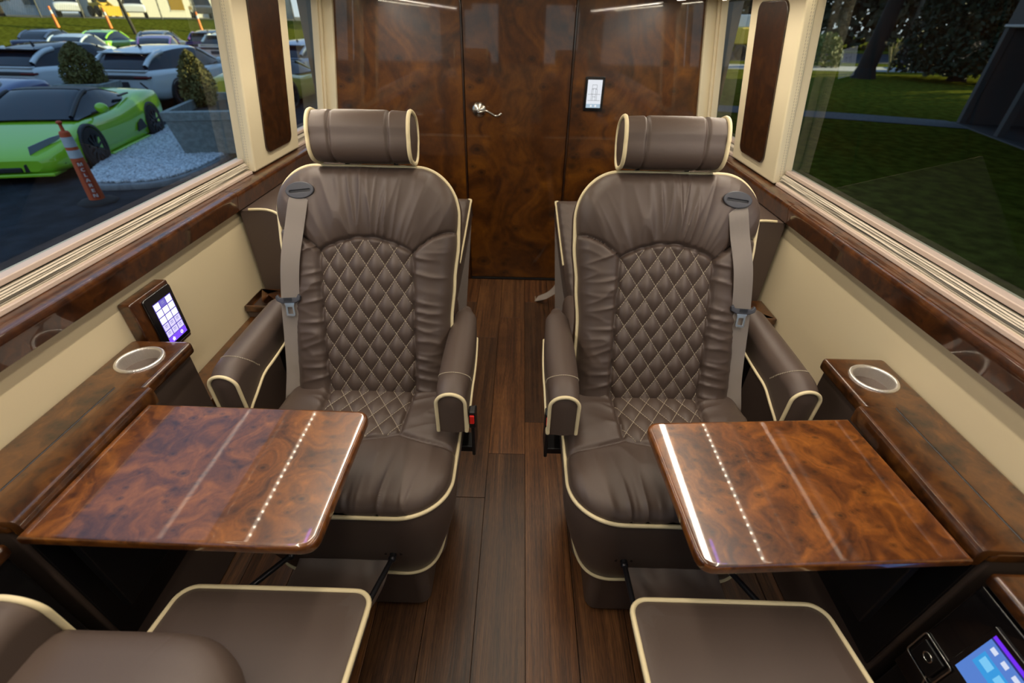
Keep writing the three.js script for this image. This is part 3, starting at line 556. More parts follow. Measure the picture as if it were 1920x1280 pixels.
  mesh('leg_flap', grid(20, 16, (a, b) => { const x = lerp(-0.105, 0.105, a) + b * (padX - pos[0]), z = lerp(0.19, 0.40, b), y = lerp(0.285, 0.37, b * b) - 0.05 * Math.sin(b * Math.PI) + 0.004 * fbm(a * 4, b * 5 + pos[0], 3); return V(x, y, z); }), (() => { const m = M.leather.clone(); m.side = THREE.DoubleSide; return m; })(), o);
  return o;
}
captainChair(-1, 'brown quilted captain chair with cream piping facing the camera, beside the left wall', [-0.347, 0, -0.78], 0.232, 0.288, -0.380, 0.007);
captainChair(1, 'brown quilted captain chair with cream piping facing the camera, beside the right wall', [0.387, 0, -0.78], 0.252, 0.29, 0.40, -0.016);

// ---------------------------------------------------------------- consoles, tables, panels
function canvasTex(w, h, draw) {
  const c = document.createElement('canvas'); c.width = w; c.height = h; draw(c.getContext('2d'), w, h);
  const t = new THREE.CanvasTexture(c); t.colorSpace = THREE.SRGBColorSpace; t.magFilter = THREE.LinearFilter; return t;
}
const screenMat = (tex, k = 1) => std({ color: C(0.01, 0.01, 0.01), roughness: 0.15, emissive: C(1, 1, 1), emissiveMap: tex, emissiveIntensity: k });
function facing(w, h) { return grid(1, 1, (a, b) => V((a - 0.5) * w, (b - 0.5) * h, 0), (a, b) => [a, b]); }
// top with a cup hole, drawn in plan: shape x across, y = depth along the cabin
function topSlab(shape, y, thick, bevel) { const g = new THREE.ExtrudeGeometry(shape, { depth: thick - 2 * bevel, bevelEnabled: true, bevelSize: bevel, bevelThickness: bevel, bevelOffset: -bevel, bevelSegments: 4, curveSegments: 32 }); g.rotateX(Math.PI / 2); g.translate(0, y - bevel, 0); return metres(toCreasedNormals(g, R(35))); }
const planRect = (x0, x1, z0, z1, r) => roundShape(Math.abs(x1 - x0), z1 - z0, r, (x0 + x1) / 2, (z0 + z1) / 2);
for (const s of [-1, 1]) {
  const side = s < 0 ? 'left' : 'right', X = (x) => s * (x - 0.83);
  const con = thing('side_console', `burl topped ${side} wall console with a steel cup holder`, 'console', [s * 0.83, 0, -0.64]), Z = 0.64;
  mesh('body', boxAt(X(0.77), X(0.9), 0, 0.607, -0.883 + Z, -0.402 + Z, 0.006), M.leather, con);
  const cupZ = -0.812 + Z, sh = planRect(X(0.756), X(0.902), -0.89 + Z, -0.398 + Z, 0.012); sh.holes.push(new THREE.Path(Array.from({ length: 48 }, (_, i) => new THREE.Vector2(0.0425 * Math.cos(i / 48 * 6.2832), cupZ + 0.0425 * Math.sin(i / 48 * 6.2832)))));
  mesh('top', topSlab(sh, 0.632, 0.03, 0.008), M.burlConsole, con);
  const cup = mesh('cup_holder', at(new THREE.LatheGeometry([[0, -0.075], [0.036, -0.075], [0.0392, -0.07], [0.0405, -0.002], [0.0415, 0.002], [0.044, 0.0035], [0.0475, 0.003], [0.049, 0.0008], [0.049, -0.002]].map((p) => new THREE.Vector2(...p)), 64), 0, 0.633, cupZ), M.steel, con);
  const lid = mesh('table_lid', prism([[X(0.811), 0.622], [X(0.811), 0.6355], [X(0.743), 0.6385], [X(0.7365), 0.636], [X(0.7335), 0.629], [X(0.7345), 0.600], [X(0.74), 0.597], [X(0.752), 0.597], [X(0.754), 0.622]], -0.714 + Z, -0.399 + Z, 0.001), M.burlConsole, con);
  mesh('hinge', rod([X(0.8125), 0.6345, -0.712 + Z], [X(0.8125), 0.6345, -0.4 + Z], 0.0024), M.black, lid);
  mesh('lid_gap', boxAt(X(0.757), X(0.813), 0.631, 0.6333, -0.7155 + Z, -0.7138 + Z, 0.0005), M.black, lid);
  mesh('stow_slot', boxAt(X(0.7655), X(0.775), 0.2, 0.6, -0.7 + Z, -0.41 + Z, 0.002), M.black, con);
  // folding table swung out over the seat
  const cfg = s < 0 ? { in: 0.271, out: 0.733, z0: -0.683, z1: -0.383, r: 0.5 } : { in: 0.299, out: 0.722, z0: -0.683, z1: -0.381, r: -3.6 };
  const cx = (cfg.in + cfg.out) / 2, cz = (cfg.z0 + cfg.z1) / 2;
  const tb = thing('folding_table', `glossy burl folding table over the ${side} chair`, 'table', [s * cx, 0.597, cz], R(s < 0 ? -0.5 : 3.6) );
  const hw = (cfg.out - cfg.in) / 2, hz = (cfg.z1 - cfg.z0) / 2;
  const ts = new THREE.Shape(), ri = 0.028, x0 = -s * hw;      // rounded only at the aisle corners
  { const a = s; ts.moveTo(a * hw, -hz); ts.lineTo(a * hw, hz); ts.lineTo(-a * (hw - ri), hz); ts.quadraticCurveTo(-a * hw, hz, -a * hw, hz - ri); ts.lineTo(-a * hw, -hz + ri); ts.quadraticCurveTo(-a * hw, -hz, -a * (hw - ri), -hz); ts.closePath(); }
  mesh('table_top', topSlab(ts, 0.023, 0.023, 0.0075), s < 0 ? M.burlTable : M.burlTableB, tb);
  for (const k of [-0.1, 0.1]) mesh('support_arm', boxAt(s * (hw - 0.03), s * (hw - 0.25), -0.012, -0.0005, k - 0.012, k + 0.012, 0.003), M.blackMetal, tb);
  mesh('pivot_plate', boxAt(s * (hw - 0.035), s * (hw - 0.018), -0.25, -0.0005, -0.12, 0.12, 0.003), M.black, tb);
  // next console towards the photographer
  const nc = thing('side_console', `dark ${side} side console ending at the bottom corner of the view`, 'console', [s * 0.83, 0, -0.38]);
  mesh('body', boxAt(X(0.765), X(0.9), 0, 0.59, 0, 0.9, 0.006), M.black, nc);
  mesh('top', topSlab(planRect(X(0.752), X(0.902), -0.004, 0.9, 0.01), 0.607, 0.026, 0.008), M.burlConsole, nc);
  if (s > 0) {
    mesh('control_plate', boxAt(X(0.755), X(0.766), 0.3, 0.575, 0.0, 0.5, 0.003), M.blackGloss, nc);
    const sc = new THREE.Group(); sc.name = 'control_screen'; sc.position.set(X(0.7535), 0.487, 0.128); nc.add(sc);
    mesh('bezel', at(rbox(0.004, 0.125, 0.16, 0.0015), 0, 0, 0), M.blackGloss, sc);
    const tex = canvasTex(512, 384, (g, w, h) => {
      g.fillStyle = '#2b2f78'; g.fillRect(0, 0, w, h); g.fillStyle = '#5a86d8'; g.fillRect(0, 40, w * 0.86, h - 40); g.fillStyle = '#3ba0e8'; g.fillRect(24, 130, 190, 120); g.fillStyle = '#7fd0ff'; g.fillRect(40, 150, 60, 60); g.fillRect(130, 150, 60, 60);
      g.fillStyle = '#20245c'; for (let i = 0; i < 4; i++) g.fillRect(240, 130 + i * 56, 170, 40); g.fillStyle = '#7a30ff'; g.fillRect(0, 0, w, 26);
      g.fillStyle = '#dfe8ff'; for (let i = 0; i < 6; i++) g.fillRect(30 + i * 66, 62, 34, 34); g.strokeStyle = '#8fb4ff'; g.lineWidth = 4; g.strokeRect(230, 116, 200, 250);
    });
    const p = mesh('screen', facing(0.142, 0.107), screenMat(tex, 0.9), sc); p.rotation.y = -Math.PI / 2; p.position.x = -0.0024;
    const sw = new THREE.Group(); sw.name = 'rocker_switch'; sw.position.set(X(0.754), 0.385, 0.03); nc.add(sw);
    mesh('switch_frame', plate((() => { const q = roundShape(0.06, 0.07, 0.006); q.holes.push(new THREE.Path(roundShape(0.054, 0.064, 0.005).getPoints(6))); return q; })(), 0.003, 0.001).rotateY(-Math.PI / 2), M.nickel, sw);
    mesh('rocker', at(rbox(0.006, 0.05, 0.042, 0.002), -0.002, 0, 0), M.black, sw);
    mesh('symbol_ring', at(new THREE.TorusGeometry(0.008, 0.0014, 8, 24).rotateY(Math.PI / 2), -0.0055, 0.006, 0), M.nickel, sw);
    mesh('control_trim', rod([X(0.7535), 0.36, 0.045], [X(0.7535), 0.30, 0.06], 0.0016), M.nickel, nc);
  }
  // ledge beside the seat and the small cup console on it
  const lg = thing('wall_ledge', `low burl ledge along the ${side} wall behind the armrest`, 'ledge', [s * 0.85, 0, -1.17]);
  mesh('ledge_top', boxAt(s * (0.80 - 0.85), s * (0.903 - 0.85), 0.395, 0.42, -0.285, 0.285, 0.005), M.burlConsole, lg);
  mesh('ledge_body', boxAt(s * (0.81 - 0.85), s * (0.903 - 0.85), 0, 0.396, -0.285, 0.283, 0.004), M.leather, lg);
  const cc = thing('cup_console', `small burl cup console against the ${side} wall`, 'console', [s * 0.83, 0.42, -1.385]);
  const cs = planRect(s * (0.765 - 0.83), s * (0.902 - 0.83), -0.063, 0.063, 0.004); cs.holes.push(new THREE.Path(Array.from({ length: 40 }, (_, i) => new THREE.Vector2(-s * 0.012 + 0.04 * Math.cos(i / 40 * 6.2832), 0.002 + 0.04 * Math.sin(i / 40 * 6.2832)))));
  mesh('cup_top', topSlab(cs, 0.05, 0.026, 0.006), M.burlConsole, cc);
  mesh('base', boxAt(s * (0.775 - 0.83), s * (0.9 - 0.83), 0, 0.025, -0.055, 0.055, 0.003), M.leather, cc);
  mesh('cup_well', at(new THREE.LatheGeometry([[0, -0.018], [0.037, -0.018], [0.0385, 0.02], [0.04, 0.024]].map((p) => new THREE.Vector2(...p)), 40), -s * 0.012, 0.02, 0.002), M.burlInset, cc);
}

// touch panel in a burl frame on the left wall
{
  const p = thing('touch_panel', 'lit purple touch panel in a burl frame on the left wall', 'touch panel', [-0.905, 0.636, -0.966]);
  const fr = new THREE.Shape(); fr.copy(roundShape(0.136, 0.172, 0.006));
  mesh('burl_frame', plate(fr, 0.031, 0.004, 3).rotateY(Math.PI / 2), M.burlRail, p);
  mesh('bezel', at(plate(roundShape(0.1, 0.152, 0.008), 0.007, 0.003, 3).rotateY(Math.PI / 2), 0.0305, 0.002, -0.013), M.blackGloss, p);
  const tex = canvasTex(300, 512, (g, w, h) => {
    const gr = '#7a4cf0'; g.fillStyle = '#4a3aa0'; g.fillRect(0, 0, w, h); g.fillStyle = gr; g.fillRect(0, h - 76, w, 76);
    for (let r = 0; r < 5; r++) for (let c = 0; c < 3; c++) { if (r === 0 && c === 1) { g.fillStyle = '#6b62b8'; } else g.fillStyle = r > 2 ? '#cfc6f4' : '#f4f2ff'; g.fillRect(8 + c * 98, 8 + r * 86, 88, 76); g.fillStyle = '#8a86b8'; if (r > 2 || (r === 0 && c === 1)) { g.fillRect(30 + c * 98, 26 + r * 86, 42, 10); g.fillRect(30 + c * 98, 46 + r * 86, 42, 8); } }
    g.fillStyle = '#ffffff'; g.beginPath(); g.moveTo(75, h - 62); g.lineTo(102, h - 38); g.lineTo(94, h - 38); g.lineTo(94, h - 14); g.lineTo(56, h - 14); g.lineTo(56, h - 38); g.lineTo(48, h - 38); g.closePath(); g.fill();
    g.beginPath(); g.arc(220, h - 38, 22, 0, 7); g.fill(); g.fillStyle = gr; g.beginPath(); g.arc(220, h - 38, 9, 0, 7); g.fill();
  });
  const sc = mesh('screen', facing(0.068, 0.116), screenMat(tex, 1.25), p); sc.rotation.y = Math.PI / 2; sc.position.set(0.0378, -0.002, -0.017);
  area(0.066, 0.114, 0.35, [-0.864, 0.634, -0.983], [0, 0.634, -0.983], C(0.72, 0.6, 1));
}
// narrow control screen on the partition
{
  const p = thing('wall_screen', 'small lit control screen on the burl partition right of the door', 'touch panel', [0.366, 0.994, ZB]);
  mesh('bezel', plate(roundShape(0.092, 0.145, 0.005), 0.009, 0.002, 3), M.blackGloss, p);
  const tex = canvasTex(256, 450, (g, w, h) => {
    g.fillStyle = '#f4f8ff'; g.fillRect(0, 0, w, h); g.fillStyle = '#b9cfe0'; g.fillRect(0, h - 64, w, 64); g.strokeStyle = '#3a3f48'; g.lineWidth = 4; g.strokeRect(88, 80, 80, 60); g.strokeRect(104, 140, 48, 130); g.strokeRect(80, 150, 24, 180); g.strokeRect(152, 150, 24, 180);
    g.beginPath(); g.moveTo(20, 230); g.lineTo(236, 230); g.moveTo(20, 330); g.lineTo(236, 330); g.stroke(); g.fillStyle = '#ffffff'; g.beginPath(); g.arc(90, h - 32, 18, 0, 7); g.arc(170, h - 32, 18, 0, 7); g.fill();
  });
  mesh('screen', at(facing(0.068, 0.118), 0, 0.001, 0.0095), screenMat(tex, 0.85), p);
  area(0.066, 0.116, 0.25, [0.366, 0.995, ZB + 0.014], [0.366, 0.995, 0], C(0.85, 0.92, 1));
}

// ---------------------------------------------------------------- lounge seats in front of the partition
for (const s of [-1, 1]) {
  const side = s < 0 ? 'left' : 'right', o = thing('lounge_seat', `reclined brown leather lounge seat behind the ${side} captain chair`, 'seat', [s * 0.5, 0, -1.75]);
  const X = (x) => s * (x - 0.5), zz = (z) => z + 1.75;
  const wing = [[0.895, 0.1], [0.895, 0.752], [0.80, 0.757], [0.775, 0.748], [0.752, 0.722], [0.742, 0.69], [0.74, 0.1]];
  mesh('wall_arm', prism(wing.map(([x, y]) => [X(x), y]), zz(-2.3), zz(-1.458), 0.006), M.leather, o);
  mesh('piping', tube([[0.862, 0.7555], [0.82, 0.757], [0.798, 0.755], [0.775, 0.746], [0.755, 0.722], [0.745, 0.69], [0.742, 0.62], [0.741, 0.5]].map(([x, y]) => V(X(x), y, zz(-1.46))), 0.0045, false, 80), M.piping, o);
  // reclined back, its edge seen from the aisle
  const bot = [zz(-1.52), 0.40], top = [zz(-1.86), 0.672];
  const ed = (t) => 0.225 - 0.052 * Math.pow(t, 0.8), Pt = (x, t, w) => { const z = lerp(bot[0], top[0], t), y = lerp(bot[1], top[1], t), l = Math.hypot(top[0] - bot[0], top[1] - bot[1]); const nz = (top[1] - bot[1]) / l, ny = -(top[0] - bot[0]) / l; return V(X(x), y + ny * w, z + nz * w); };
  mesh('backrest', grid(60, 80, (a, b) => { const e = ed(b), x = lerp(e, 0.735, a), d = Math.min(Math.abs(x - e), (1 - b) * 0.4); return Pt(x, b, 0.03 - edgeDrop(d, 0.03) + (fold(b * 0.4 + 0.3 * a, a * 3, 17, 3) - 0.4) * 0.007 * Math.exp(-a * 6) * sstep(0, 0.03, a)); }), (() => { const m = M.leather.clone(); m.side = THREE.DoubleSide; return m; })(), o);
  mesh('side_panel', grid(30, 8, (a, b) => { const e = ed(a), q = Pt(e + 0.004 * b, a, 0.0 - 0.12 * b); return q; }), M.leather, o);
  mesh('piping', tube([...Array.from({ length: 14 }, (_, i) => Pt(ed(0.35 + 0.65 * i / 13), 0.35 + 0.65 * i / 13, 0.002)), Pt(0.19, 1.0, 0.0), Pt(0.3, 1.0, 0.0), Pt(0.7, 1.0, 0)], 0.0045, false, 120), M.piping, o);
  mesh('back_panel', grid(2, 8, (a, b) => Pt(lerp(0.18, 0.735, a), b, -0.12)), M.leather, o);
  mesh('back_top', grid(8, 6, (a, b) => Pt(lerp(0.173, 0.735, a), 1, lerp(0.001, -0.12, b))), M.leather, o);
  mesh('seat_cushion', boxAt(X(0.20), X(0.735), 0.3, 0.43, zz(-1.56), zz(-1.28), 0.04), M.leather, o);
  mesh('seat_base', boxAt(X(0.23), X(0.735), 0, 0.31, zz(-1.7), zz(-1.33), 0.02), M.leather, o);
}
{
  const g = new THREE.Group(); g.name = numbered('belt_strap'); scene.add(g); tag(g, 'loose beige belt strap trailing on the aisle floor', 'belt strap'); g.position.set(0.2, 0, -2.05);
  const P = [[0.2, 0.56, -1.925], [0.212, 0.459, -1.95], [0.229, 0.344, -2.0], [0.239, 0.254, -2.04], [0.228, 0.154, -2.1], [0.187, 0.066, -2.17], [0.131, 0.004, -2.235]].map(([x, y, z]) => V(x - 0.2, y, z + 2.05));
  const w = ribbon(P, [V(-0.5, 0.1, 1), V(-0.6, 0.2, 1), V(-0.5, 0.5, 0.9), V(-0.4, 0.9, 0.7), V(-0.2, 1, 0.3)], 0.045, M.webbing, 'webbing', g);
  mesh('stitched_end', at(rbox(0.004, 0.003, 0.046, 0.001), -0.073, 0.006, -0.185), M.thread, g);
}
// chair beside the photographer, cut off by the lower left corner
{
  const o = thing('captain_chair', 'brown leather chair cut off by the bottom left corner', 'chair', [-0.5, 0, 0.12]);
  const out = (() => { const p = []; const hw = 0.2, z0 = -0.405, z1 = 0.16; for (const [x, z, r, a] of [[hw, z0, 0.13, -90], [hw, z1, 0.03, 0], [-hw, z1, 0.03, 90], [-hw, z0, 0.03, 180]]) for (let i = 0; i <= 12; i++) { const t = R(a + i * 7.5); p.push([x - Math.sign(x) * r + r * Math.cos(t), z - Math.sign(z) * r + r * Math.sin(t)]); } p.push(p[0]); return p; })(), n = out.length;
  const prof = [[0.98, 0.612], [0.6, 0.61], [0.3, 0.604], [0.14, 0.596], [0.06, 0.586], [0.02, 0.574], [0, 0.556], [0, 0.545], [0.02, 0.532], [0.08, 0.526], [0.98, 0.526]];
  mesh('seat_cushion', mergeVertices(grid(n - 1, prof.length - 1, (a, b) => { const [x, z] = out[Math.round(a * (n - 1))], [i, y] = prof[Math.round(b * (prof.length - 1))]; return V(x * (1 - i), y, -0.12 + (z + 0.12) * (1 - i)); })), M.leather, o);
  mesh('pedestal', boxAt(-0.15, 0.15, 0, 0.527, -0.08, 0.15, 0.02), M.leather, o);
  mesh('backrest', at(rbox(0.42, 0.45, 0.1, 0.04), 0, 0.8, 0.2), M.leather, o);
  const arm = mesh('armrest', armBody, M.leather, o); arm.position.set(-0.135, 0.672, -0.4); arm.rotation.y = Math.PI; arm.scale.set(1.25, 1.2, 1.1);
  mesh('nose', armNose, M.leather, arm); mesh('tail', armTail, M.leather, arm); mesh('piping', armPipe, M.piping, arm);
}

// ---------------------------------------------------------------- outside: ground
const G0 = GROUND;
const asphaltM = phy({ color: C(0.03, 0.036, 0.045), map: rep(blotchTex, 0.35), roughness: 0.85, specularIntensity: 0.25 });
const grassM = phy({ color: C(0.13, 0.145, 0.018), map: rep(blotchTex, 0.45), roughness: 1, specularIntensity: 0 });
const concreteM = std({ color: C(0.34, 0.35, 0.36), map: rep(speckTex, 0.7), roughness: 0.85 });
function slab(x0, x1, z0, z1, y, t = 0.2) { return boxAt(x0, x1, y - t, y, z0, z1, 0.001); }
struct('ground_parking_lot', slab(-60, 3.2, -60, 30, G0), asphaltM);
struct('lawn', slab(3.4, 70, -31, 30, G0 + 0.0), grassM);
struct('ground_kerb', slab(3.2, 3.4, -60, 30, G0 + 0.06), concreteM);
{ // lit strip, pavement and road beyond the lawn
  struct('lawn', slab(3.4, 90, -33.6, -31, G0 + 0.01), grassM);
  struct('sidewalk', slab(3.4, 90, -37.5, -33.6, G0 + 0.02), concreteM);
  struct('lawn', slab(3.4, 90, -41, -37.5, G0 + 0.02), grassM);
  struct('road', slab(3.4, 110, -56, -41, G0), asphaltM);
  struct('lawn', slab(3.4, 120, -140, -56, G0 + 0.1), grassM);
}
{ // footpath across the lawn
  const g = grid(30, 1, (a, b) => { const x = lerp(3.4, 13, a), z = -17.2 + 0.33 * (x - 7) + 0.02 * (x - 9) ** 2 + lerp(-0.75, 0.75, 1 - b); return V(x, G0 + 0.015, z); });
  struct('footpath', g, std({ color: C(0.15, 0.155, 0.165), map: rep(speckTex, 0.6), roughness: 0.9 }));
}
// grass bank beyond the cars, with the yard above it
const bankDir = V(-0.60, 0, -0.80), bankAlong = V(0.80, 0, -0.60);
const bank = (D, L, y) => bankDir.clone().multiplyScalar(D).addScaledVector(bankAlong, L).setY(y);
struct('grass_bank', (() => { const P = [[45, -1.2], [50, -0.5], [53, 0.0], [57, 0.74], [60, 0.76]]; return grid(60, 40, (a, b) => { const f = b * (P.length - 1), k = Math.min(P.length - 2, Math.floor(f)), t = f - k; return bank(lerp(P[k][0], P[k + 1][0], t) , lerp(-40, 60, a), lerp(P[k][1], P[k + 1][1], t) + 0.12 * fbm(a * 30, b * 6, 3)); }, (a, b) => [a * 100, b * 20]); })(), grassM);
struct('ground_yard', grid(8, 8, (a, b) => bank(lerp(59.5, 160, b), lerp(-60, 90, a), lerp(0.75, 0.8, b)), (a, b) => [a * 100, b * 100]), std({ color: C(0.16, 0.15, 0.10), map: rep(blotchTex, 0.3), roughness: 0.95 }));

// gravel bed: a curb-edged island of pale stones
{
  const ctr = V(-6.75, G0, -9.1), ax = V(-0.24, 0, -0.97), ay = V(0.97, 0, -0.24);
  const P = (a, b, y = 0) => ctr.clone().addScaledVector(ax, a).addScaledVector(ay, b).setY(G0 + y);
  const rim = []; for (let i = 0; i < 64; i++) { const t = i / 64 * Math.PI * 2, c = Math.cos(t), q = Math.sin(t), e = 0.62; rim.push([4.9 * Math.sign(c) * Math.abs(c) ** e + 3.1, 1.1 * Math.sign(q) * Math.abs(q) ** e]); }
  const sh = new THREE.Shape(rim.map(([a, b]) => new THREE.Vector2(a, b)));
  const bed = mapGeo(new THREE.ExtrudeGeometry(sh, { depth: 0.05, bevelEnabled: true, bevelSize: 0.05, bevelThickness: 0.04, bevelSegments: 2 }), (v) => P(v.x, v.y, v.z), false);
  struct('ground_island', bed, concreteM);
  const stone = new THREE.IcosahedronGeometry(0.024, 0), N = 34000, im = new THREE.InstancedMesh(stone, std({ color: C(0.75, 0.78, 0.8), roughness: 0.9 }), N), rr = rng(3), m = new THREE.Matrix4(), q = new THREE.Quaternion(), e = new THREE.Euler();
  for (let i = 0; i < N; i++) { let a, b; do { a = -1.9 + 10 * rr(); b = -1.15 + 2.3 * rr(); } while (Math.abs((a - 3.1) / 4.9) ** 3.2 + Math.abs(b / 1.1) ** 3.2 > 0.97); const p = P(a, b, 0.1 + 0.02 * rr()); e.set(rr() * 6, rr() * 6, rr() * 6); const k = 0.6 + 0.9 * rr(); m.compose(p, q.setFromEuler(e), V(k, k * 0.7, k)); im.setMatrixAt(i, m); const l = 0.55 + 0.45 * rr(); im.setColorAt(i, C(l, l, l * 1.02)); }
  im.name = 'gravel'; im.castShadow = im.receiveShadow = true; im.userData = { kind: 'stuff', label: 'pale gravel spread around the planters', category: 'gravel' }; scene.add(im);
}

// ---------------------------------------------------------------- cars
const paint = (c, k = {}) => phy({ color: c, roughness: 0.35, clearcoat: 1, clearcoatRoughness: 0.04, ...k });
const carGlass = phy({ color: C(0.010, 0.014, 0.022), roughness: 0.05, specularIntensity: 0.55 });
const tyreM = std({ color: C(0.012, 0.012, 0.012), roughness: 0.8 }), rimM = std({ color: C(0.02, 0.02, 0.022), roughness: 0.35, metalness: 0.6 }), rimBright = std({ color: C(0.4, 0.4, 0.42), roughness: 0.3, metalness: 0.9 });
const trimM = std({ color: C(0.01, 0.01, 0.011), roughness: 0.5 }), plateM = std({ color: C(0.02, 0.02, 0.03), roughness: 0.5 }), lampRed = std({ color: C(0.12, 0.006, 0.008), roughness: 0.15 }), lampClear = phy({ color: C(0.25, 0.28, 0.33), roughness: 0.1, clearcoat: 1 });
const catmull = (t, a, b, c, d) => 0.5 * (2 * b + (c - a) * t + (2 * a - 5 * b + 4 * c - d) * t * t + (3 * b - a - 3 * c + d) * t * t * t);
function stations(st, n) { const out = []; for (let i = 0; i <= n; i++) { const f = i / n * (st.length - 1), k = Math.min(st.length - 2, Math.floor(f)), t = f - k, P = (j) => st[clamp(j, 0, st.length - 1)]; out.push(st[0].map((_, c) => catmull(t, P(k - 1)[c], P(k)[c], P(k + 1)[c], P(k + 2)[c]))); } return out; }
function loft(st, n, section) {
  const S = stations(st, n).map(section), m = S[0].length; const g = grid(m - 1, n, (a, b) => S[Math.round(b * n)][Math.round(a * (m - 1))]);
  const caps = [0, n].map((k, e) => { const c = S[k].reduce((p, q) => p.add(q), V()).multiplyScalar(1 / m); return grid(m - 1, 1, (a, b) => { const i = Math.round(a * (m - 1)), p = S[k][e ? i : m - 1 - i]; return b < 0.5 ? p.clone() : c.clone(); }); });
  return merge([g, ...caps]);
}
const bodySection = ([z, yb, ys, yt, hw]) => { const h = [[0, yb], [0.84 * hw, yb], [0.955 * hw, yb + 0.05], [0.985 * hw, lerp(yb, ys, 0.3)], [hw, lerp(yb, ys, 0.55)], [0.985 * hw, lerp(yb, ys, 0.85)], [0.94 * hw, ys], [0.80 * hw, lerp(ys, yt, 0.45)], [0.5 * hw, lerp(ys, yt, 0.85)], [0, yt]]; return [...h.map(([x, y]) => V(x, y, z)), ...h.slice(0, -1).reverse().map(([x, y]) => V(-x, y, z))]; };
const houseSection = (x0) => ([z, yb, yt, hb, ht]) => { const h = [[hb, yb], [lerp(hb, ht, 0.55), lerp(yb, yt, 0.5)], [ht * 1.02, lerp(yb, yt, 0.88)], [ht * 0.86, lerp(yb, yt, 0.97)], [ht * 0.5, yt], [0, yt + 0.004]]; return [...h.map(([x, y]) => V(x, y, z)), ...h.slice(0, -1).reverse().map(([x, y]) => V(-x, y, z))]; };
const roofSection = (lift) => ([z, yb, yt, hb, ht]) => { const h = [[ht * 1.035, lerp(yb, yt, 0.86)], [ht * 0.87, lerp(yb, yt, 0.97)], [ht * 0.5, yt], [0, yt + 0.004]]; return [...h.map(([x, y]) => V(x, y + lift, z)), ...h.slice(0, -1).reverse().map(([x, y]) => V(-x, y + lift, z))]; };
function sheet(st, n, section) { const S = stations(st, n).map(section), m = S[0].length; return grid(m - 1, n, (a, b) => S[Math.round(b * n)][Math.round(a * (m - 1))]); }
const wheelShapes = new Map();
function wheel(parent, x, z, r, w, bright, accent) {
  const s = Math.sign(x), hub = new THREE.Group(); hub.name = 'wheel'; hub.position.set(x, r, z); parent.add(hub); const k = r + ',' + w;
  if (!wheelShapes.has(k)) wheelShapes.set(k, {
    tyre: new THREE.LatheGeometry([[r * 0.66, -w / 2], [r * 0.93, -w / 2], [r * 0.985, -w * 0.42], [r, -w * 0.3], [r, w * 0.3], [r * 0.985, w * 0.42], [r * 0.93, w / 2], [r * 0.66, w / 2], [r * 0.66, -w / 2]].map((p) => new THREE.Vector2(...p)), 40).rotateZ(Math.PI / 2),
    rim: merge([new THREE.CylinderGeometry(r * 0.66, r * 0.66, w * 0.95, 32).rotateZ(Math.PI / 2), ...Array.from({ length: 10 }, (_, i) => at(new THREE.BoxGeometry(0.035, r * 0.56, 0.045), w * 0.47, r * 0.34, 0).rotateX(i / 10 * Math.PI * 2)), ...Array.from({ length: 10 }, (_, i) => at(new THREE.BoxGeometry(0.035, r * 0.56, 0.045), -w * 0.47, r * 0.34, 0).rotateX(i / 10 * Math.PI * 2))]),
    arch: at(new THREE.RingGeometry(r * 0.95, r * 1.16, 32, 1, -0.25, Math.PI + 0.5).rotateY(Math.PI / 2), 0, 0, 0),
  });
  const q = wheelShapes.get(k); mesh('tyre', q.tyre, tyreM, hub); mesh('rim', q.rim, bright ? rimBright : rimM, hub);
  if (accent) mesh('brake_caliper', at(new THREE.BoxGeometry(0.05, 0.2, 0.09), s * w * 0.44, 0.05, -r * 0.4), accent, hub);
}
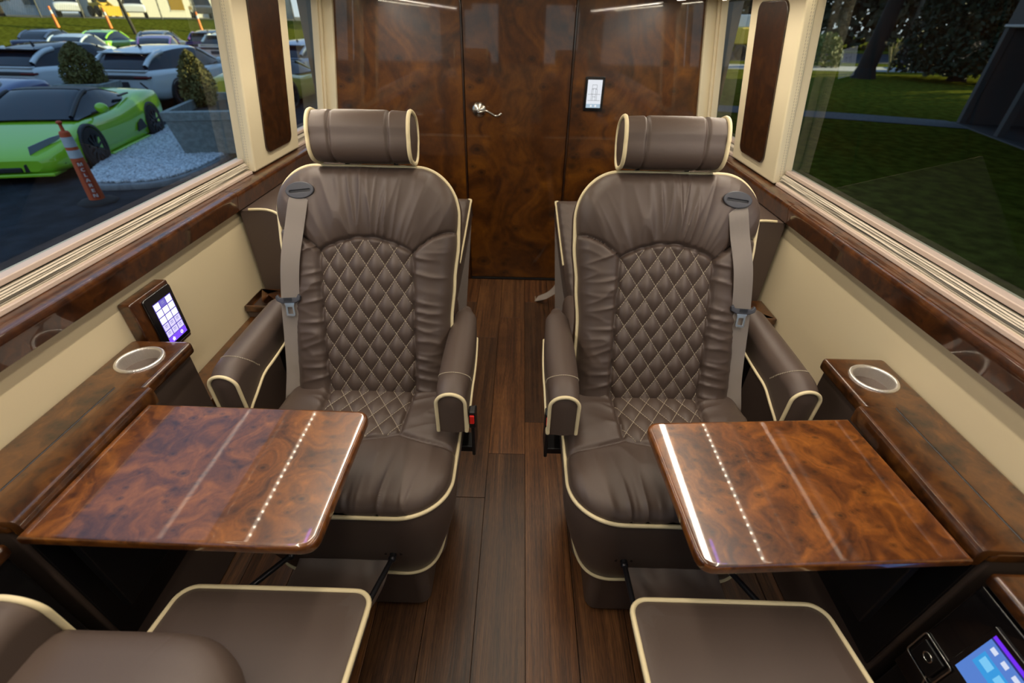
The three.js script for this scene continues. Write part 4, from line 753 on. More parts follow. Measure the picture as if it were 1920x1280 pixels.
function car(kind, name, label, pos, turn, color, o = {}) {
  const t = thing(name, label, 'car', [pos[0], pos[2] ?? G0, pos[1]], turn, 'cars in the parking lot'), P = paint(color, o.paint);
  const K = {
    sports: { body: [[-2.26, 0.42, 0.78, 0.80, 0.72], [-2.16, 0.3, 0.86, 0.9, 0.88], [-1.8, 0.2, 0.9, 0.97, 0.94], [-1.3, 0.14, 0.9, 0.98, 0.965], [-0.7, 0.13, 0.82, 0.9, 0.96], [-0.1, 0.13, 0.75, 0.84, 0.945], [0.6, 0.13, 0.74, 0.84, 0.945], [1.15, 0.13, 0.75, 0.77, 0.955], [1.6, 0.13, 0.68, 0.66, 0.95], [2.0, 0.15, 0.53, 0.53, 0.9], [2.2, 0.17, 0.42, 0.43, 0.76], [2.27, 0.2, 0.36, 0.37, 0.6]], house: [[-1.25, 0.88, 0.92, 0.7, 0.5], [-0.8, 0.86, 1.03, 0.76, 0.56], [-0.3, 0.83, 1.14, 0.8, 0.6], [0.1, 0.82, 1.16, 0.82, 0.6], [0.35, 0.82, 1.12, 0.83, 0.6], [0.75, 0.81, 0.98, 0.84, 0.64], [1.2, 0.78, 0.8, 0.82, 0.7]], roof: [0, 3.35], wb: [1.31, -1.31], r: 0.345, tw: 0.8 },
    suv: { body: [[-2.54, 0.55, 0.95, 1.0, 0.84], [-2.46, 0.36, 1.04, 1.08, 0.94], [-2.2, 0.28, 1.07, 1.1, 0.99], [-1.5, 0.25, 1.06, 1.1, 1.01], [0, 0.25, 1.02, 1.08, 0.985], [1.1, 0.25, 1.0, 1.1, 1.0], [1.7, 0.27, 0.95, 1.04, 1.0], [2.25, 0.3, 0.82, 0.88, 0.94], [2.5, 0.4, 0.7, 0.72, 0.8]], house: [[-2.38, 1.06, 1.12, 0.84, 0.72], [-2.0, 1.06, 1.38, 0.88, 0.7], [-1.6, 1.06, 1.53, 0.9, 0.7], [-0.8, 1.05, 1.63, 0.9, 0.7], [0, 1.04, 1.64, 0.9, 0.69], [0.5, 1.04, 1.55, 0.9, 0.68], [0.95, 1.04, 1.32, 0.9, 0.7], [1.4, 1.04, 1.09, 0.88, 0.76]], roof: [1.6, 4.9], wb: [1.5, -1.5], r: 0.385, tw: 0.86 },
    sedan: { body: [[-2.4, 0.5, 0.86, 0.88, 0.78], [-2.25, 0.3, 0.95, 0.98, 0.9], [-1.5, 0.22, 0.95, 1.0, 0.93], [0, 0.2, 0.92, 0.98, 0.92], [1.2, 0.2, 0.88, 0.96, 0.93], [2.0, 0.25, 0.75, 0.82, 0.88], [2.35, 0.35, 0.6, 0.62, 0.7]], house: [[-2.0, 0.94, 1.0, 0.78, 0.6], [-1.4, 0.95, 1.28, 0.82, 0.62], [-0.7, 0.95, 1.42, 0.84, 0.63], [0, 0.95, 1.43, 0.84, 0.63], [0.5, 0.94, 1.3, 0.84, 0.63], [1.1, 0.92, 1.0, 0.82, 0.68]], roof: [1.25, 3.4], wb: [1.4, -1.4], r: 0.34, tw: 0.8 },
    truck: { body: [[-2.9, 0.6, 1.1, 1.12, 0.95], [-2.7, 0.5, 1.15, 1.18, 1.0], [-0.6, 0.45, 1.15, 1.18, 1.0], [0.8, 0.45, 1.15, 1.2, 1.0], [2.2, 0.45, 1.12, 1.2, 1.0], [2.8, 0.45, 1.05, 1.12, 0.98], [2.95, 0.55, 0.9, 0.95, 0.9]], house: [[-0.75, 1.15, 1.25, 0.9, 0.8], [-0.6, 1.15, 1.85, 0.92, 0.76], [0, 1.15, 1.95, 0.92, 0.75], [0.8, 1.15, 1.92, 0.92, 0.75], [1.2, 1.15, 1.6, 0.92, 0.78], [1.6, 1.15, 1.2, 0.9, 0.82]], roof: [0.9, 3.2], wb: [1.9, -1.9], r: 0.42, tw: 0.85 },
  }[kind];
  if (kind === 'suv') t.scale.y = 0.93;
  const body = mesh('body', loft(K.body, 44, bodySection), P, t);
  mesh('windows', loft(K.house, 36, houseSection(0)), carGlass, t);
  const H = stations(K.house, 70), n = K.house.length - 1, sub = H.filter((_, i) => i / 70 * n >= K.roof[0] && i / 70 * n <= K.roof[1]);
  mesh('roof', sheet(sub, sub.length - 1, roofSection(0.008)), o.roof ?? P, t);
  const edge = (i0, i1, s) => { const L = []; for (let i = 0; i <= 10; i++) { const f = lerp(i0, i1, i / 10) / n * 70, [z, yb, yt, hb, ht] = H[Math.round(f)]; L.push(V(s * ht * 1.03, lerp(yb, yt, 0.9), z)); } return L; };
  for (const s of [-1, 1]) {
    mesh('pillar', tube(edge(K.roof[1] - 0.1, n - 0.15, s), 0.035, false, 20, 6), o.pillars ?? P, t);
    if (kind !== 'sports') mesh('rear_pillar', tube(edge(0.25, K.roof[0] + 0.7, s), kind === 'suv' ? 0.07 : 0.05, false, 20, 6), P, t);
    for (const z of K.wb) { wheel(t, s * (K.body[3][4] - 0.128), z, K.r, 0.28, o.brightRims, o.accent); mesh('wheel_arch', at(new THREE.LatheGeometry([[K.r * 1.0, -0.05], [K.r * 1.12, -0.05], [K.r * 1.12, 0.012], [K.r * 1.0, 0.006]].map((p) => new THREE.Vector2(...p)), 36).rotateZ(-s * Math.PI / 2), s * (K.body[3][4] + 0.0), K.r * 1.02, z), trimM, t); }
    if (o.detail !== 0) {
      const mz = K.house[n][0] - 0.5, my = K.house[n][1] + 0.12; const mir = mesh('side_mirror', at(new THREE.SphereGeometry(0.12, 16, 10).scale(0.9, 0.72, 0.62), s * (K.body[3][4] + 0.06), my, mz), o.mirror ?? P, t); mesh('mirror_arm', rod([s * (K.body[3][4] - 0.16), my - 0.1, mz], [s * (K.body[3][4] + 0.02), my - 0.04, mz], 0.02), trimM, mir);
    }
  }
  const yR = K.body[1][2];
  if (kind === 'suv') {
    mesh('tail_panel', boxAt(-0.86, 0.86, 0.86, 0.965, -2.575, -2.44, 0.03), trimM, t); for (const s of [-1, 1]) mesh('tail_light', boxAt(s * 0.5, s * 0.93, 0.885, 0.945, -2.585, -2.4, 0.02), lampRed, t);
    mesh('roof_spoiler', boxAt(-0.68, 0.68, 1.49, 1.53, -2.02, -1.66, 0.02), o.roof ?? P, t); mesh('tail_lip', boxAt(-0.84, 0.84, 1.06, 1.1, -2.56, -2.36, 0.018), P, t);
    mesh('licence_plate', boxAt(-0.27, 0.27, 0.64, 0.8, -2.575, -2.5, 0.008), plateM, t); mesh('diffuser', boxAt(-0.7, 0.7, 0.28, 0.46, -2.56, -2.38, 0.02), trimM, t);
    for (const s of [-1, 1]) mesh('bumper_slash', at(new THREE.BoxGeometry(0.035, 0.34, 0.06).rotateZ(s * 0.75), s * 0.72, 0.66, -2.53), trimM, t);
    mesh('antenna_fin', at(new THREE.ConeGeometry(0.05, 0.12, 8).rotateX(-0.5), 0, 1.67, -1.2), trimM, t);
  }
  return { t, P, body };
}
// the green convertible
{
  const green = C(0.30, 0.62, 0.012), { t, P, body } = car('sports', 'sports_car', 'lime green convertible sports car with black soft top beside the gravel', [-8.83, -9.6], R(13.9), green, { roof: trimM, pillars: trimM, accent: paint(C(0.3, 0.62, 0.012)) });
  for (const s of [-1, 1]) {
    const hl = mapGeo(plate(new THREE.Shape([[0, 0], [0.34, 0.10], [0.50, 0.17], [0.28, 0.14], [0.02, 0.08]].map((p) => new THREE.Vector2(...p))), 0.03, 0.006), (v) => V(s * (0.46 + v.x * 0.86), 0.435 + v.y * 1.5, 2.17 - v.x * 0.86 + v.z), s < 0);
    mesh('headlight', hl, lampClear, t);
    mesh('front_intake', mapGeo(plate(new THREE.Shape([[0, 0], [0.46, 0.02], [0.52, 0.1], [0.2, 0.2], [0.02, 0.12]].map((p) => new THREE.Vector2(...p))), 0.06, 0.01), (v) => V(s * (0.33 + v.x), 0.19 + v.y * 0.95, 2.262 - v.x * 0.36 + v.z * 0.5), s < 0), trimM, t);
    mesh('side_intake', mapGeo(plate(new THREE.Shape([[0, 0], [0.42, 0.02], [0.3, 0.2], [0.1, 0.14]].map((p) => new THREE.Vector2(...p))), 0.03, 0.006), (v) => V(s * (0.953 + v.z), 0.3 + v.y, -0.42 - v.x), s > 0), trimM, t);
    mesh('shoulder_vent', mapGeo(plate(new THREE.Shape([[0, 0], [0.5, 0.03], [0.46, 0.07], [0.06, 0.05]].map((p) => new THREE.Vector2(...p))), 0.03, 0.004), (v) => V(s * (0.84 - v.y * 1.3), 0.935 + v.z, -0.5 - v.x), s > 0), trimM, t);
  }
  mesh('front_splitter', boxAt(-0.72, 0.72, 0.12, 0.17, 1.95, 2.3, 0.015), P, t); mesh('front_grille', boxAt(-0.3, 0.3, 0.19, 0.27, 2.18, 2.29, 0.02), trimM, t); mesh('sill', boxAt(-0.97, 0.97, 0.11, 0.16, -0.85, 0.85, 0.02), P, t);
}
car('sports', 'sports_car', 'deep blue sports car half hidden behind the lime green convertible', [-12.75, -11.0], R(8), C(0.01, 0.03, 0.16), { roof: paint(C(0.01, 0.03, 0.16)) });
const white = C(0.62, 0.66, 0.68);
car('suv', 'suv_car', 'white suv with a black roof parked at the left window edge', [-14.75, -17.3], Math.PI, white, { roof: carGlass });
car('suv', 'suv_car', 'white suv with a white roof seen from behind beside a conical shrub', [-11.25, -16.95], Math.PI, white);
car('sports', 'sports_car', 'yellow sports car behind the conical shrub by the pillar', [-7.9, -16.9], Math.PI, C(0.55, 0.42, 0.01), { roof: trimM });
car('sedan', 'estate_car', 'pale blue grey estate car in the second row', [-21.6, -26.2], R(200), C(0.42, 0.5, 0.56), { detail: 0 });
car('sedan', 'sedan_car', 'dark purple saloon in the second row', [-17.9, -26.6], R(205), C(0.07, 0.02, 0.15), { detail: 0 });
car('sedan', 'sedan_car', 'navy blue saloon at the far left of the back row', [-28, -32.0], R(195), C(0.02, 0.035, 0.09), { detail: 0 });
car('sedan', 'sedan_car', 'bright green car roof in the back row', [-25, -32.6], R(195), C(0.22, 0.5, 0.02), { detail: 0 });
car('sedan', 'sedan_car', 'dark grey saloon in the back row', [-22.2, -33.2], R(195), C(0.05, 0.06, 0.07), { detail: 0 });
car('suv', 'suv_car', 'purple suv in the back row', [-18.7, -33.2], R(190), C(0.10, 0.035, 0.17), { detail: 0, roof: carGlass });
car('suv', 'suv_car', 'white suv in the back row near the pillar', [-16.0, -30.5], R(180), C(0.75, 0.74, 0.6), { detail: 0 });
car('suv', 'suv_car', 'blue grey suv seen through the small left window', [-8.7, -22.6], R(170), C(0.16, 0.22, 0.33), { detail: 0 });
// vehicles in the yard above the bank
car('truck', 'pickup_truck', 'white pickup truck in the yard behind an orange marker post', [-43.4, -53.1, 0.76], R(38), C(0.8, 0.8, 0.74), { detail: 0 });
car('truck', 'pickup_truck', 'white pickup truck in the yard near the fence pole', [-40.6, -58.1, 0.76], R(35), C(0.8, 0.8, 0.74), { detail: 0 });
car('truck', 'pickup_truck', 'dark pickup truck in the yard beside the white building', [-35, -60.7, 0.76], R(35), C(0.06, 0.06, 0.06), { detail: 0 });
{
  const t = thing('loader', 'yellow loader standing in the yard between the pickups', 'machine', [-47.5, 0.76, -63.2], R(60)); const Y = std({ color: C(0.62, 0.38, 0.02), roughness: 0.5 });
  mesh('bucket', mapGeo(plate(new THREE.Shape([[0, 0], [1.2, 0], [0.9, 0.35], [0.15, 0.9], [0, 0.85]].map((p) => new THREE.Vector2(...p))), 2.2, 0.02), (v) => V(v.z - 1.1, v.y + 0.1, 1.6 + v.x), true), Y, t);
  mesh('boom', rod([0.5, 1.7, -0.8], [0.5, 0.6, 1.8], 0.12), Y, t); mesh('boom', rod([-0.5, 1.7, -0.8], [-0.5, 0.6, 1.8], 0.12), Y, t); mesh('engine_body', boxAt(-0.7, 0.7, 0.5, 1.3, -2.0, 0.3, 0.1), Y, t); mesh('cab', boxAt(-0.6, 0.6, 1.3, 2.2, -1.1, 0.0, 0.06), carGlass, t);
  for (const x of [-0.85, 0.85]) for (const z of [-1.4, 0.2]) wheel(t, x, z, 0.5, 0.3, false);
}

// ---------------------------------------------------------------- planters, shrubs, posts
const leafMat = (c) => { const m = std({ color: c, roughness: 0.8, side: THREE.DoubleSide }); return m; };
function leafCloud(n, size, shape, rr, tall = 1) {          // many small leaf blades on and inside a volume
  const pos = [], nor = [], idx = []; const a = V(), b = V(), c = V();
  for (let i = 0; i < n; i++) {
    const p = shape(rr); a.set(rr() - 0.5, rr() - 0.5, rr() - 0.5).normalize(); b.set(rr() - 0.5, rr() - 0.5, rr() - 0.5).cross(a).normalize(); c.copy(a).cross(b); const s = size * (0.6 + 0.8 * rr());
    for (const [u, v] of [[-0.5, 0], [0, -0.28], [0.5, 0], [0, 0.28]]) { pos.push(p.x + a.x * u * s + b.x * v * s, p.y + (a.y * u + b.y * v) * s * tall, p.z + a.z * u * s + b.z * v * s); nor.push(c.x, c.y, c.z); }
    const k = i * 4; idx.push(k, k + 1, k + 2, k, k + 2, k + 3);
  }
  const g = new THREE.BufferGeometry(); g.setAttribute('position', new THREE.Float32BufferAttribute(pos, 3)); g.setAttribute('normal', new THREE.Float32BufferAttribute(nor, 3)); g.setAttribute('uv', new THREE.Float32BufferAttribute(new Float32Array(pos.length / 3 * 2), 2)); g.setIndex(idx); return g;
}
function shrub(label, x, z, y0, h, r, seed) {
  const t = thing('conical_shrub', label, 'shrub', [x, y0, z], 0, 'clipped shrubs in the planters'), rr = rng(seed);
  mesh('stem', rod([0, 0, 0], [0, h * 0.8, 0], 0.04), std({ color: C(0.06, 0.04, 0.02), roughness: 0.9 }), t);
  mesh('foliage', leafCloud(5200, 0.075, (q) => { const k = Math.pow(q(), 0.8), y = h * k, f = Math.sin(Math.PI * clamp(0.16 + 0.84 * k) ) ** 0.6 * (1 - 0.3 * k), a = q() * 6.283, d = r * f * Math.sqrt(0.35 + 0.65 * q()) * (1 + 0.12 * Math.sin(a * 5 + y * 9)); return V(Math.cos(a) * d, y, Math.sin(a) * d); }, rr), leafMat(C(0.14, 0.13, 0.035)), t);
}
function planter(label, x, z, turn, hx, hz) {
  const t = thing('planter', label, 'planter', [x, G0 + 0.1, z], turn, 'grey concrete planters'), h = 0.78, m = std({ color: C(0.36, 0.40, 0.38), map: rep(speckTex, 0.8), roughness: 0.8 });
  const ringAt = (k, ins, y) => { const a = hx * k - ins, b = hz * k - ins; return [[-a, y, -b], [a, y, -b], [a, y, b], [-a, y, b], [-a, y, -b]].map((p) => V(...p)); };
  const rows = [ringAt(0.86, 0, 0), ringAt(0.985, 0, h - 0.16), ringAt(1.0, -0.012, h - 0.15), ringAt(1.01, -0.015, h - 0.01), ringAt(1, 0, h), ringAt(1, 0.09, h), ringAt(1, 0.1, h - 0.16)];
  mesh('tub', toCreasedNormals(grid(4, rows.length - 1, (a, b) => rows[Math.round(b * (rows.length - 1))][4 - Math.round(a * 4)]), R(20)), m, t);
  mesh('soil', boxAt(-hx + 0.09, hx - 0.09, h - 0.3, h - 0.15, -hz + 0.09, hz - 0.09, 0.01), std({ color: C(0.03, 0.022, 0.016), roughness: 1 }), t);
}
planter('tapered grey planter on the gravel holding a conical shrub', -6.2, -10.45, R(14), 0.62, 1.35);
shrub('conical shrub rising from the grey planter by the pillar', -6.75, -10.75, G0 + 0.74, 0.98, 0.36, 61);
planter('grey planter hidden behind the lime green car', -10.9, -12.95, R(14), 0.5, 0.5);
shrub('conical brown green shrub behind the lime green car', -10.9, -12.95, G0 + 0.74, 0.98, 0.5, 62);
const orangeM = std({ color: C(0.62, 0.085, 0.015), roughness: 0.6 }), reflectM = std({ color: C(0.55, 0.57, 0.58), roughness: 0.4 }), rubberM = std({ color: C(0.012, 0.012, 0.012), roughness: 0.9 });
{
  const t = thing('delineator_post', 'orange delineator post with two white bands and white lettering', 'post', [-6.3, G0, -6.72], R(43));
  mesh('base', new THREE.LatheGeometry([[0, 0.055], [0.12, 0.055], [0.24, 0.035], [0.26, 0.01], [0.26, 0]].map((p) => new THREE.Vector2(...p)), 8), rubberM, t);
  const tex = canvasTex(128, 1024, (g, w, h) => { g.fillStyle = '#c8501c'; g.fillRect(0, 0, w, h); });
  mesh('body', new THREE.LatheGeometry([[0.098, 0.03], [0.09, 0.3], [0.066, 0.9], [0.062, 0.965], [0.05, 0.985], [0.024, 0.99], [0.02, 1.06], [0.026, 1.08]].map((p) => new THREE.Vector2(...p)), 28), orangeM, t);
  mesh('handle', at(new THREE.SphereGeometry(0.038, 16, 10).scale(1, 0.6, 1), 0, 1.095, 0), orangeM, t);
  for (const [y0, y1, r0, r1] of [[0.64, 0.745, 0.0785, 0.0745], [0.785, 0.915, 0.0725, 0.0675]]) mesh('reflective_band', new THREE.LatheGeometry([new THREE.Vector2(r0, y0), new THREE.Vector2(r1, y1)], 28), reflectM, t);
  const txt = canvasTex(96, 768, (g, w, h) => { g.fillStyle = '#a8330c'; g.fillRect(0, 0, w, h); g.fillStyle = '#d9d4cc'; g.font = 'bold 92px sans-serif'; g.textAlign = 'center'; g.textBaseline = 'middle'; [...'MCLAREN'].forEach((ch, i) => { g.save(); g.translate(w / 2, 60 + i * 107); g.fillText(ch, 0, 0); g.restore(); }); });
  const face = grid(10, 20, (a, b) => { const y = lerp(0.075, 0.6, b), r = interp([[0.03, 0.099], [0.3, 0.091], [0.9, 0.067]], y) + 0.0015, th = (a - 0.5) * 0.95; return V(Math.sin(th) * r, y, Math.cos(th) * r); }, (a, b) => [a, b]);
  mesh('lettering', face, std({ map: txt, roughness: 0.6 }), t);
}
for (const [x, z, y, l] of [[-35.0, -41.1, 0.37, 'orange marker post on the bank before the white pickup'], [-26.85, -45.7, 0.2, 'orange marker post on the bank below the white building'], [-32.5, -43.1, 0.32, 'small orange marker post on the bank before the loader']]) {
  const t = thing('marker_post', l, 'post', [x, y - 0.15, z], 0, 'orange marker posts'); t.rotation.z = 0.04;
  mesh('body', new THREE.CylinderGeometry(0.06, 0.11, 1.3, 12).translate(0, 0.65, 0), std({ color: C(0.8, 0.2, 0.03), roughness: 0.6 }), t); mesh('reflective_band', new THREE.CylinderGeometry(0.072, 0.082, 0.22, 12).translate(0, 0.95, 0), reflectM, t);
}
// chain-link fence along the top of the bank
{
  const a = V(-41.5, 0.74, -43.3), b = V(-22.6, 0.74, -54.8), n = 9, t = thing('chain_link_fence', 'chain link fence on leaning posts along the bank top', 'fence', a.toArray()), steel = std({ color: C(0.10, 0.10, 0.085), roughness: 0.6, metalness: 0.4 }), d = b.clone().sub(a);
  for (let i = 0; i < n; i++) { const p = d.clone().multiplyScalar(i / (n - 1)); mesh('fence_post', rod([p.x, -0.2, p.z], [p.x + 0.12 * Math.sin(i * 7), 2.4, p.z], 0.05, 6), steel, t); }
  mesh('top_rail', rod([0, 2.05, 0], [d.x, 2.05, d.z], 0.035, 6), steel, t);
  const L = []; for (let i = 0; i < 150; i++) { const u = i / 150, w = 0.035; for (const sg of [0, 1]) { const u0 = clamp(u + (sg ? w : 0)), u1 = clamp(u + (sg ? 0 : w)); L.push(rod([d.x * u0, 0.05, d.z * u0], [d.x * u1, 2.05, d.z * u1], 0.006, 3)); } } mesh('wire_mesh', merge(L), steel, t).userData.kind = 'stuff';
}
{
  const t = thing('utility_pole', 'dark leaning pole with a brace in front of the yard', 'pole', [-30.2, 0.15, -42.4]); const m = std({ color: C(0.035, 0.03, 0.022), roughness: 0.9 });
  mesh('pole_shaft', rod([0, -0.3, 0], [-0.9, 7, 0.3], 0.12), m, t); mesh('brace', rod([-0.1, 1.6, 0], [1.2, 7, 0.2], 0.05), m, t);
}
function blockBuilding(name, label, x, z, turn, w, h, d, wallC, opts = {}) {
  const t = thing(name, label, 'building', [x, opts.y ?? 0.5, z], turn), wm = std({ color: wallC, roughness: 0.85 });
  mesh('walls', boxAt(-w / 2, w / 2, 0, h, -d / 2, d / 2, 0.03), wm, t); mesh('roof', boxAt(-w / 2 - 0.2, w / 2 + 0.2, h, h + 0.25, -d / 2 - 0.2, d / 2 + 0.2, 0.05), std({ color: C(0.3, 0.3, 0.28), roughness: 0.8 }), t);
  for (const [wx, wy, ww, wh, c] of opts.windows ?? []) { const f = mesh('window', boxAt(wx - ww / 2, wx + ww / 2, wy - wh / 2, wy + wh / 2, d / 2 - 0.02, d / 2 + 0.05, 0.01), std({ color: c ?? C(0.1, 0.12, 0.12), roughness: 0.2 }), t); mesh('window_frame', boxAt(wx - ww / 2 - 0.08, wx + ww / 2 + 0.08, wy - wh / 2 - 0.1, wy - wh / 2, d / 2 - 0.02, d / 2 + 0.08, 0.01), wm, f); }
  return t;
}
blockBuilding('warehouse', 'long white warehouse beyond the yard right of the leaning pole', -45, -76, R(48), 24, 9, 8, C(0.6, 0.58, 0.48), { windows: [[-3, 1.6, 1.6, 1.2, C(0.25, 0.16, 0.03)], [3.5, 1.8, 1.2, 1.0], [8, 1.8, 1.2, 1.0]] });
blockBuilding('trailer', 'white box trailer beyond the fence at the far left', -59, -63, R(40), 10, 4.2, 3, C(0.5, 0.52, 0.5), { windows: [[2.5, 2.0, 1.1, 1.6]] });
blockBuilding('warehouse', 'cream shed beyond the bank seen through the small left window', -23, -84, R(18), 18, 3.4, 8, C(0.6, 0.57, 0.42), { windows: [[-4, 1.5, 1.4, 1.2], [3, 1.5, 1.4, 1.2]] });

// ---------------------------------------------------------------- trees
function tree(name, label, x, z, h, r, crownC, seed, o = {}) {
  const t = thing(name, label, 'tree', [x, o.y ?? G0, z], 0, o.group), rr = rng(seed), bark = std({ color: C(0.016, 0.012, 0.009), roughness: 0.95 }), th = o.trunk ?? h * 0.4;
  const br = []; const lean = o.lean ?? 0.05;
  const tr = (p, q, r0, r1) => { const d = q.clone().sub(p), l = d.length(), g = new THREE.CylinderGeometry(r1, r0, l, 8, 1, true); g.translate(0, l / 2, 0); g.applyQuaternion(new THREE.Quaternion().setFromUnitVectors(V(0, 1, 0), d.divideScalar(l))); g.translate(p.x, p.y, p.z); return g; };
  const rad = o.rad ?? h * 0.028; br.push(tr(V(0, -0.1, 0), V(0, 0.5, 0), rad * 1.6, rad * 1.08), tr(V(0, 0.45, 0), V(lean * th, th, 0), rad * 1.08, rad * 0.75));
  const limb = (p, dir, l, r0, k) => { const q = p.clone().addScaledVector(dir, l); br.push(tr(p, q, r0, r0 * 0.6)); if (k > 0) for (let i = 0; i < 3; i++) limb(q, dir.clone().add(V(rr() - 0.5, rr() * 0.5 - 0.1, rr() - 0.5).multiplyScalar(1.3)).normalize(), l * (0.6 + 0.2 * rr()), r0 * 0.58, k - 1); };
  for (let i = 0; i < 6; i++) { const a = i * 1.05 + rr(); limb(V(lean * th * (0.75 + 0.05 * i), th * (0.7 + 0.06 * i), 0), V(Math.cos(a), 0.45 + 0.5 * rr(), Math.sin(a)).normalize(), h * 0.2, rad * 0.5, o.twigs ?? 2); }
  mesh('trunk', merge(br), bark, t);
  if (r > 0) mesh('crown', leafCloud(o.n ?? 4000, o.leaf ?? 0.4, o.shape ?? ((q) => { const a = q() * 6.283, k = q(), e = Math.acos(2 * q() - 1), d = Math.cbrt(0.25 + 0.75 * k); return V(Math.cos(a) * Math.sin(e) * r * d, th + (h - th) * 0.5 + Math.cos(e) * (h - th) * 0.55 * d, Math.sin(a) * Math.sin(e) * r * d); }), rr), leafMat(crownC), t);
  return t;
}
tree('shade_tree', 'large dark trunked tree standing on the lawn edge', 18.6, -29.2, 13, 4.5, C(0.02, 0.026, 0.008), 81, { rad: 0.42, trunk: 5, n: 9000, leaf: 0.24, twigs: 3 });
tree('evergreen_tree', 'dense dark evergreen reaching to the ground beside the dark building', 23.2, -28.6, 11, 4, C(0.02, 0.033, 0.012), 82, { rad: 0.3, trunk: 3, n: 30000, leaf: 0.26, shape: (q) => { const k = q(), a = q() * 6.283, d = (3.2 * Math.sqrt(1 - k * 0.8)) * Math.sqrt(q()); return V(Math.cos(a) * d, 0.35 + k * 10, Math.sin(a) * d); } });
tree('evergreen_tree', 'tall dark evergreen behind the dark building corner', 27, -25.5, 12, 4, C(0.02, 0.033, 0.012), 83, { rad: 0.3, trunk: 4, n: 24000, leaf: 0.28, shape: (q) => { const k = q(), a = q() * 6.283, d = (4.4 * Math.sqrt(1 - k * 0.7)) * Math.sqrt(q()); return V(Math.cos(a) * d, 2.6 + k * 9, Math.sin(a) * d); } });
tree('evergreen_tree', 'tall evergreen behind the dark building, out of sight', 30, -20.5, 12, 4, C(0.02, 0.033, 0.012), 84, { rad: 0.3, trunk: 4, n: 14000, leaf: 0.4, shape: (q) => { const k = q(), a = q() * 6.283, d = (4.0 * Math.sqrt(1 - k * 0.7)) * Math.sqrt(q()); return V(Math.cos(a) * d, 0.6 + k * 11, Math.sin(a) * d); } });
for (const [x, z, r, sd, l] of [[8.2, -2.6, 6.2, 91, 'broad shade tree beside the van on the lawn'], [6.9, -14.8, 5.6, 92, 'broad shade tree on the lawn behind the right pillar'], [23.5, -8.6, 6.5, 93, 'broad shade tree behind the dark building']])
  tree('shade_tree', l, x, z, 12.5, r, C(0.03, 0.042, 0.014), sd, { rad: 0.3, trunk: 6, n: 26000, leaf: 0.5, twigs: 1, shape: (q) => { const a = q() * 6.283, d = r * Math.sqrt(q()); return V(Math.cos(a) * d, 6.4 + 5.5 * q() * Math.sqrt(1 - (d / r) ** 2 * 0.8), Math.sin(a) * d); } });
{
  const t = thing('bare_bush', 'pruned pale stemmed bush between the tree and the evergreen', 'bush', [22, G0, -32.4]), rr = rng(88), L = []; for (let i = 0; i < 13; i++) { const a = rr() * 6.283, k = 0.25 + 0.5 * rr(); L.push(tube([[0, 0, 0], [Math.cos(a) * k * 0.3, 0.6, Math.sin(a) * k * 0.3], [Math.cos(a) * k, 1.25 + 0.35 * rr(), Math.sin(a) * k]], 0.028, false, 8, 5)); } mesh('stems', merge(L), std({ color: C(0.3, 0.26, 0.12), roughness: 0.9 }), t);
}
{
  const t = thing('round_bush', 'yellow green bush at the edge of the right pillar', 'bush', [20.4, G0, -37.2]); mesh('foliage', leafCloud(1600, 0.22, (q) => { const a = q() * 6.283, e = Math.acos(q()), d = Math.cbrt(0.3 + 0.7 * q()); return V(Math.cos(a) * Math.sin(e) * 1.3 * d, Math.cos(e) * 2.0 * d, Math.sin(a) * Math.sin(e) * 1.3 * d); }, rng(90)), leafMat(C(0.13, 0.16, 0.03)), t);
}
car('sedan', 'sedan_car', 'pale car parked beyond the evergreen', [27.2, -34.4], R(80), C(0.6, 0.65, 0.72), { detail: 0 });
car('sedan', 'sedan_car', 'white car parked past the dark building corner', [31, -37.6], R(80), C(0.7, 0.72, 0.75), { detail: 0 });
{ // yellow machine and white sign seen through the small right window
  const t = thing('loader', 'yellow machine beyond the road in the small right window', 'machine', [16.9, G0, -43.5], R(-70)), Y = std({ color: C(0.75, 0.5, 0.02), roughness: 0.5 });
  mesh('engine_body', boxAt(-0.8, 0.8, 1.0, 2.1, -1.6, 0.6, 0.1), Y, t); mesh('cab', boxAt(-0.7, 0.7, 2.1, 2.9, -1.0, 0.2, 0.06), std({ color: C(0.7, 0.7, 0.66), roughness: 0.4 }), t); mesh('boom', rod([0, 2.0, 0], [0, 0.9, 2.4], 0.14), Y, t); for (const x of [-0.8, 0.8]) for (const z of [-1.1, 0.2]) wheel(t, x, z, 0.5, 0.3, false);
  const sgn = thing('sign_board', 'tall white sign board beyond the road in the small right window', 'sign', [15.3, G0, -43.6]); mesh('board', boxAt(-0.35, 0.35, 1.3, 4.2, -0.06, 0.06, 0.02), std({ color: C(0.8, 0.8, 0.72), roughness: 0.6 }), sgn); for (const x of [-0.25, 0.25]) mesh('post', rod([x, 0, 0], [x, 1.4, 0], 0.05), trimM, sgn);
}
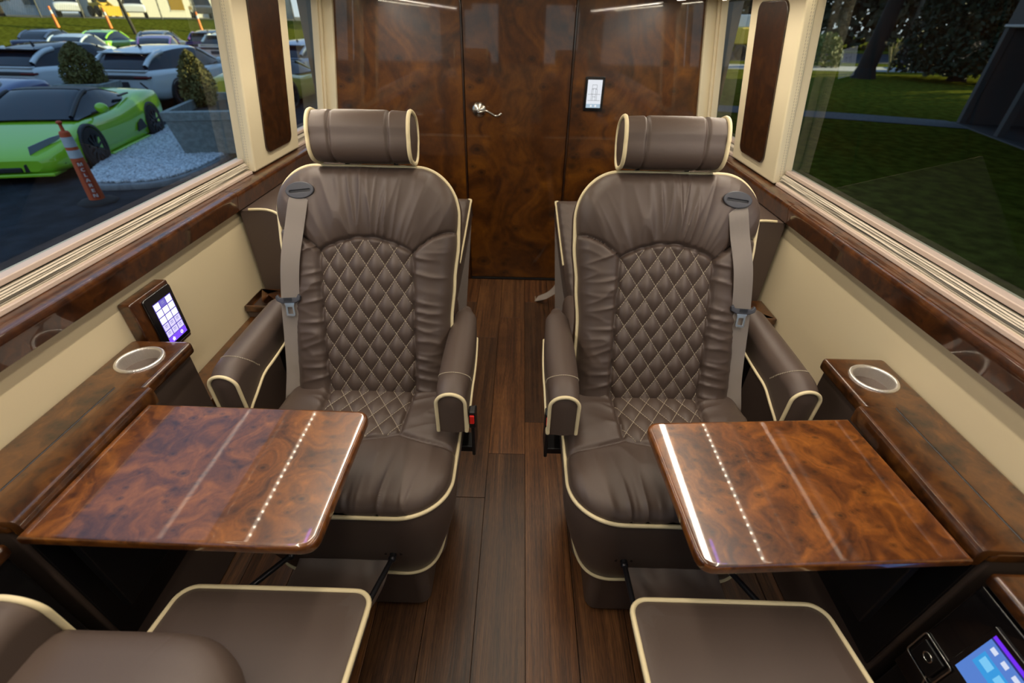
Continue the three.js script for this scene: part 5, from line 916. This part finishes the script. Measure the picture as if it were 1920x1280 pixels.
{ // woods across the road: far too dense to count
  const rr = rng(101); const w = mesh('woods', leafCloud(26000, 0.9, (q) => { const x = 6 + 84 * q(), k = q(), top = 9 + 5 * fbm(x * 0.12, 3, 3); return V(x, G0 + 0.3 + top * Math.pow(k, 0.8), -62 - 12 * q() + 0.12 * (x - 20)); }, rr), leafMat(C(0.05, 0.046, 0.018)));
  w.userData = { kind: 'stuff', label: 'dense brown green woods across the road', category: 'woods' };
  const stems = []; for (let i = 0; i < 46; i++) { const x = 8 + 80 * rr(), z = -61 + 0.12 * (x - 20) - 6 * rr(); stems.push(rod([x, G0, z], [x + rr() - 0.5, G0 + 10, z], 0.12 + 0.12 * rr(), 6)); }
  mesh('trunks', merge(stems), std({ color: C(0.06, 0.048, 0.03), roughness: 0.95 }), w);
  tree('shade_tree', 'dark leafy tree at the far left of the yard fence', -47, -49.7, 8, 3.2, C(0.03, 0.035, 0.012), 301, { n: 5000, leaf: 0.4, twigs: 1, y: 0.5, trunk: 1.6 });
  tree('shade_tree', 'green tree beyond the bank in the small left window', -19.5, -60, 4.2, 2.6, C(0.06, 0.09, 0.025), 302, { n: 3000, leaf: 0.35, twigs: 1, y: 0.5, trunk: 1.0 });
}
// dark canopy building at the right window
{
  const t = thing('garage_building', 'dark open fronted building at the right edge', 'building', [12.5, G0, -13.2], R(-16)), dk = std({ color: C(0.07, 0.07, 0.072), roughness: 0.7 }), gr = dk;
  mesh('rear_wall', boxAt(6.0, 6.2, 0, 6, -2.2, 14, 0.02), dk, t); mesh('end_wall', boxAt(0.12, 6.1, 0, 2.4, -2.2, -2.05, 0.02), dk, t); mesh('end_wall', boxAt(0.12, 6.1, 0, 2.4, 13.85, 14, 0.02), dk, t);
  mesh('fascia', boxAt(-0.05, 0.15, 2.42, 6, -2.2, 14, 0.03), gr, t); mesh('roof', boxAt(-0.05, 6.2, 5.8, 6, -2.2, 14, 0.03), gr, t); mesh('metal_drip_edge', boxAt(-0.09, -0.05, 2.38, 2.44, -2.2, 14, 0.01), std({ color: C(0.4, 0.42, 0.45), roughness: 0.4, metalness: 0.6 }), t);
  for (const z of [-2.1, 0, 2.3, 5]) mesh('post', boxAt(-0.05, 0.12, 0, 2.42, z - 0.09, z + 0.09, 0.01), gr, t);
  mesh('floor_slab', boxAt(-0.15, 6.0, -0.1, 0.03, -2.25, 14, 0.01), gr, t); mesh('ceiling', boxAt(0, 6.1, 2.36, 2.42, -2.1, 14, 0.01), dk, t);
}

renderer.render(scene, camera);
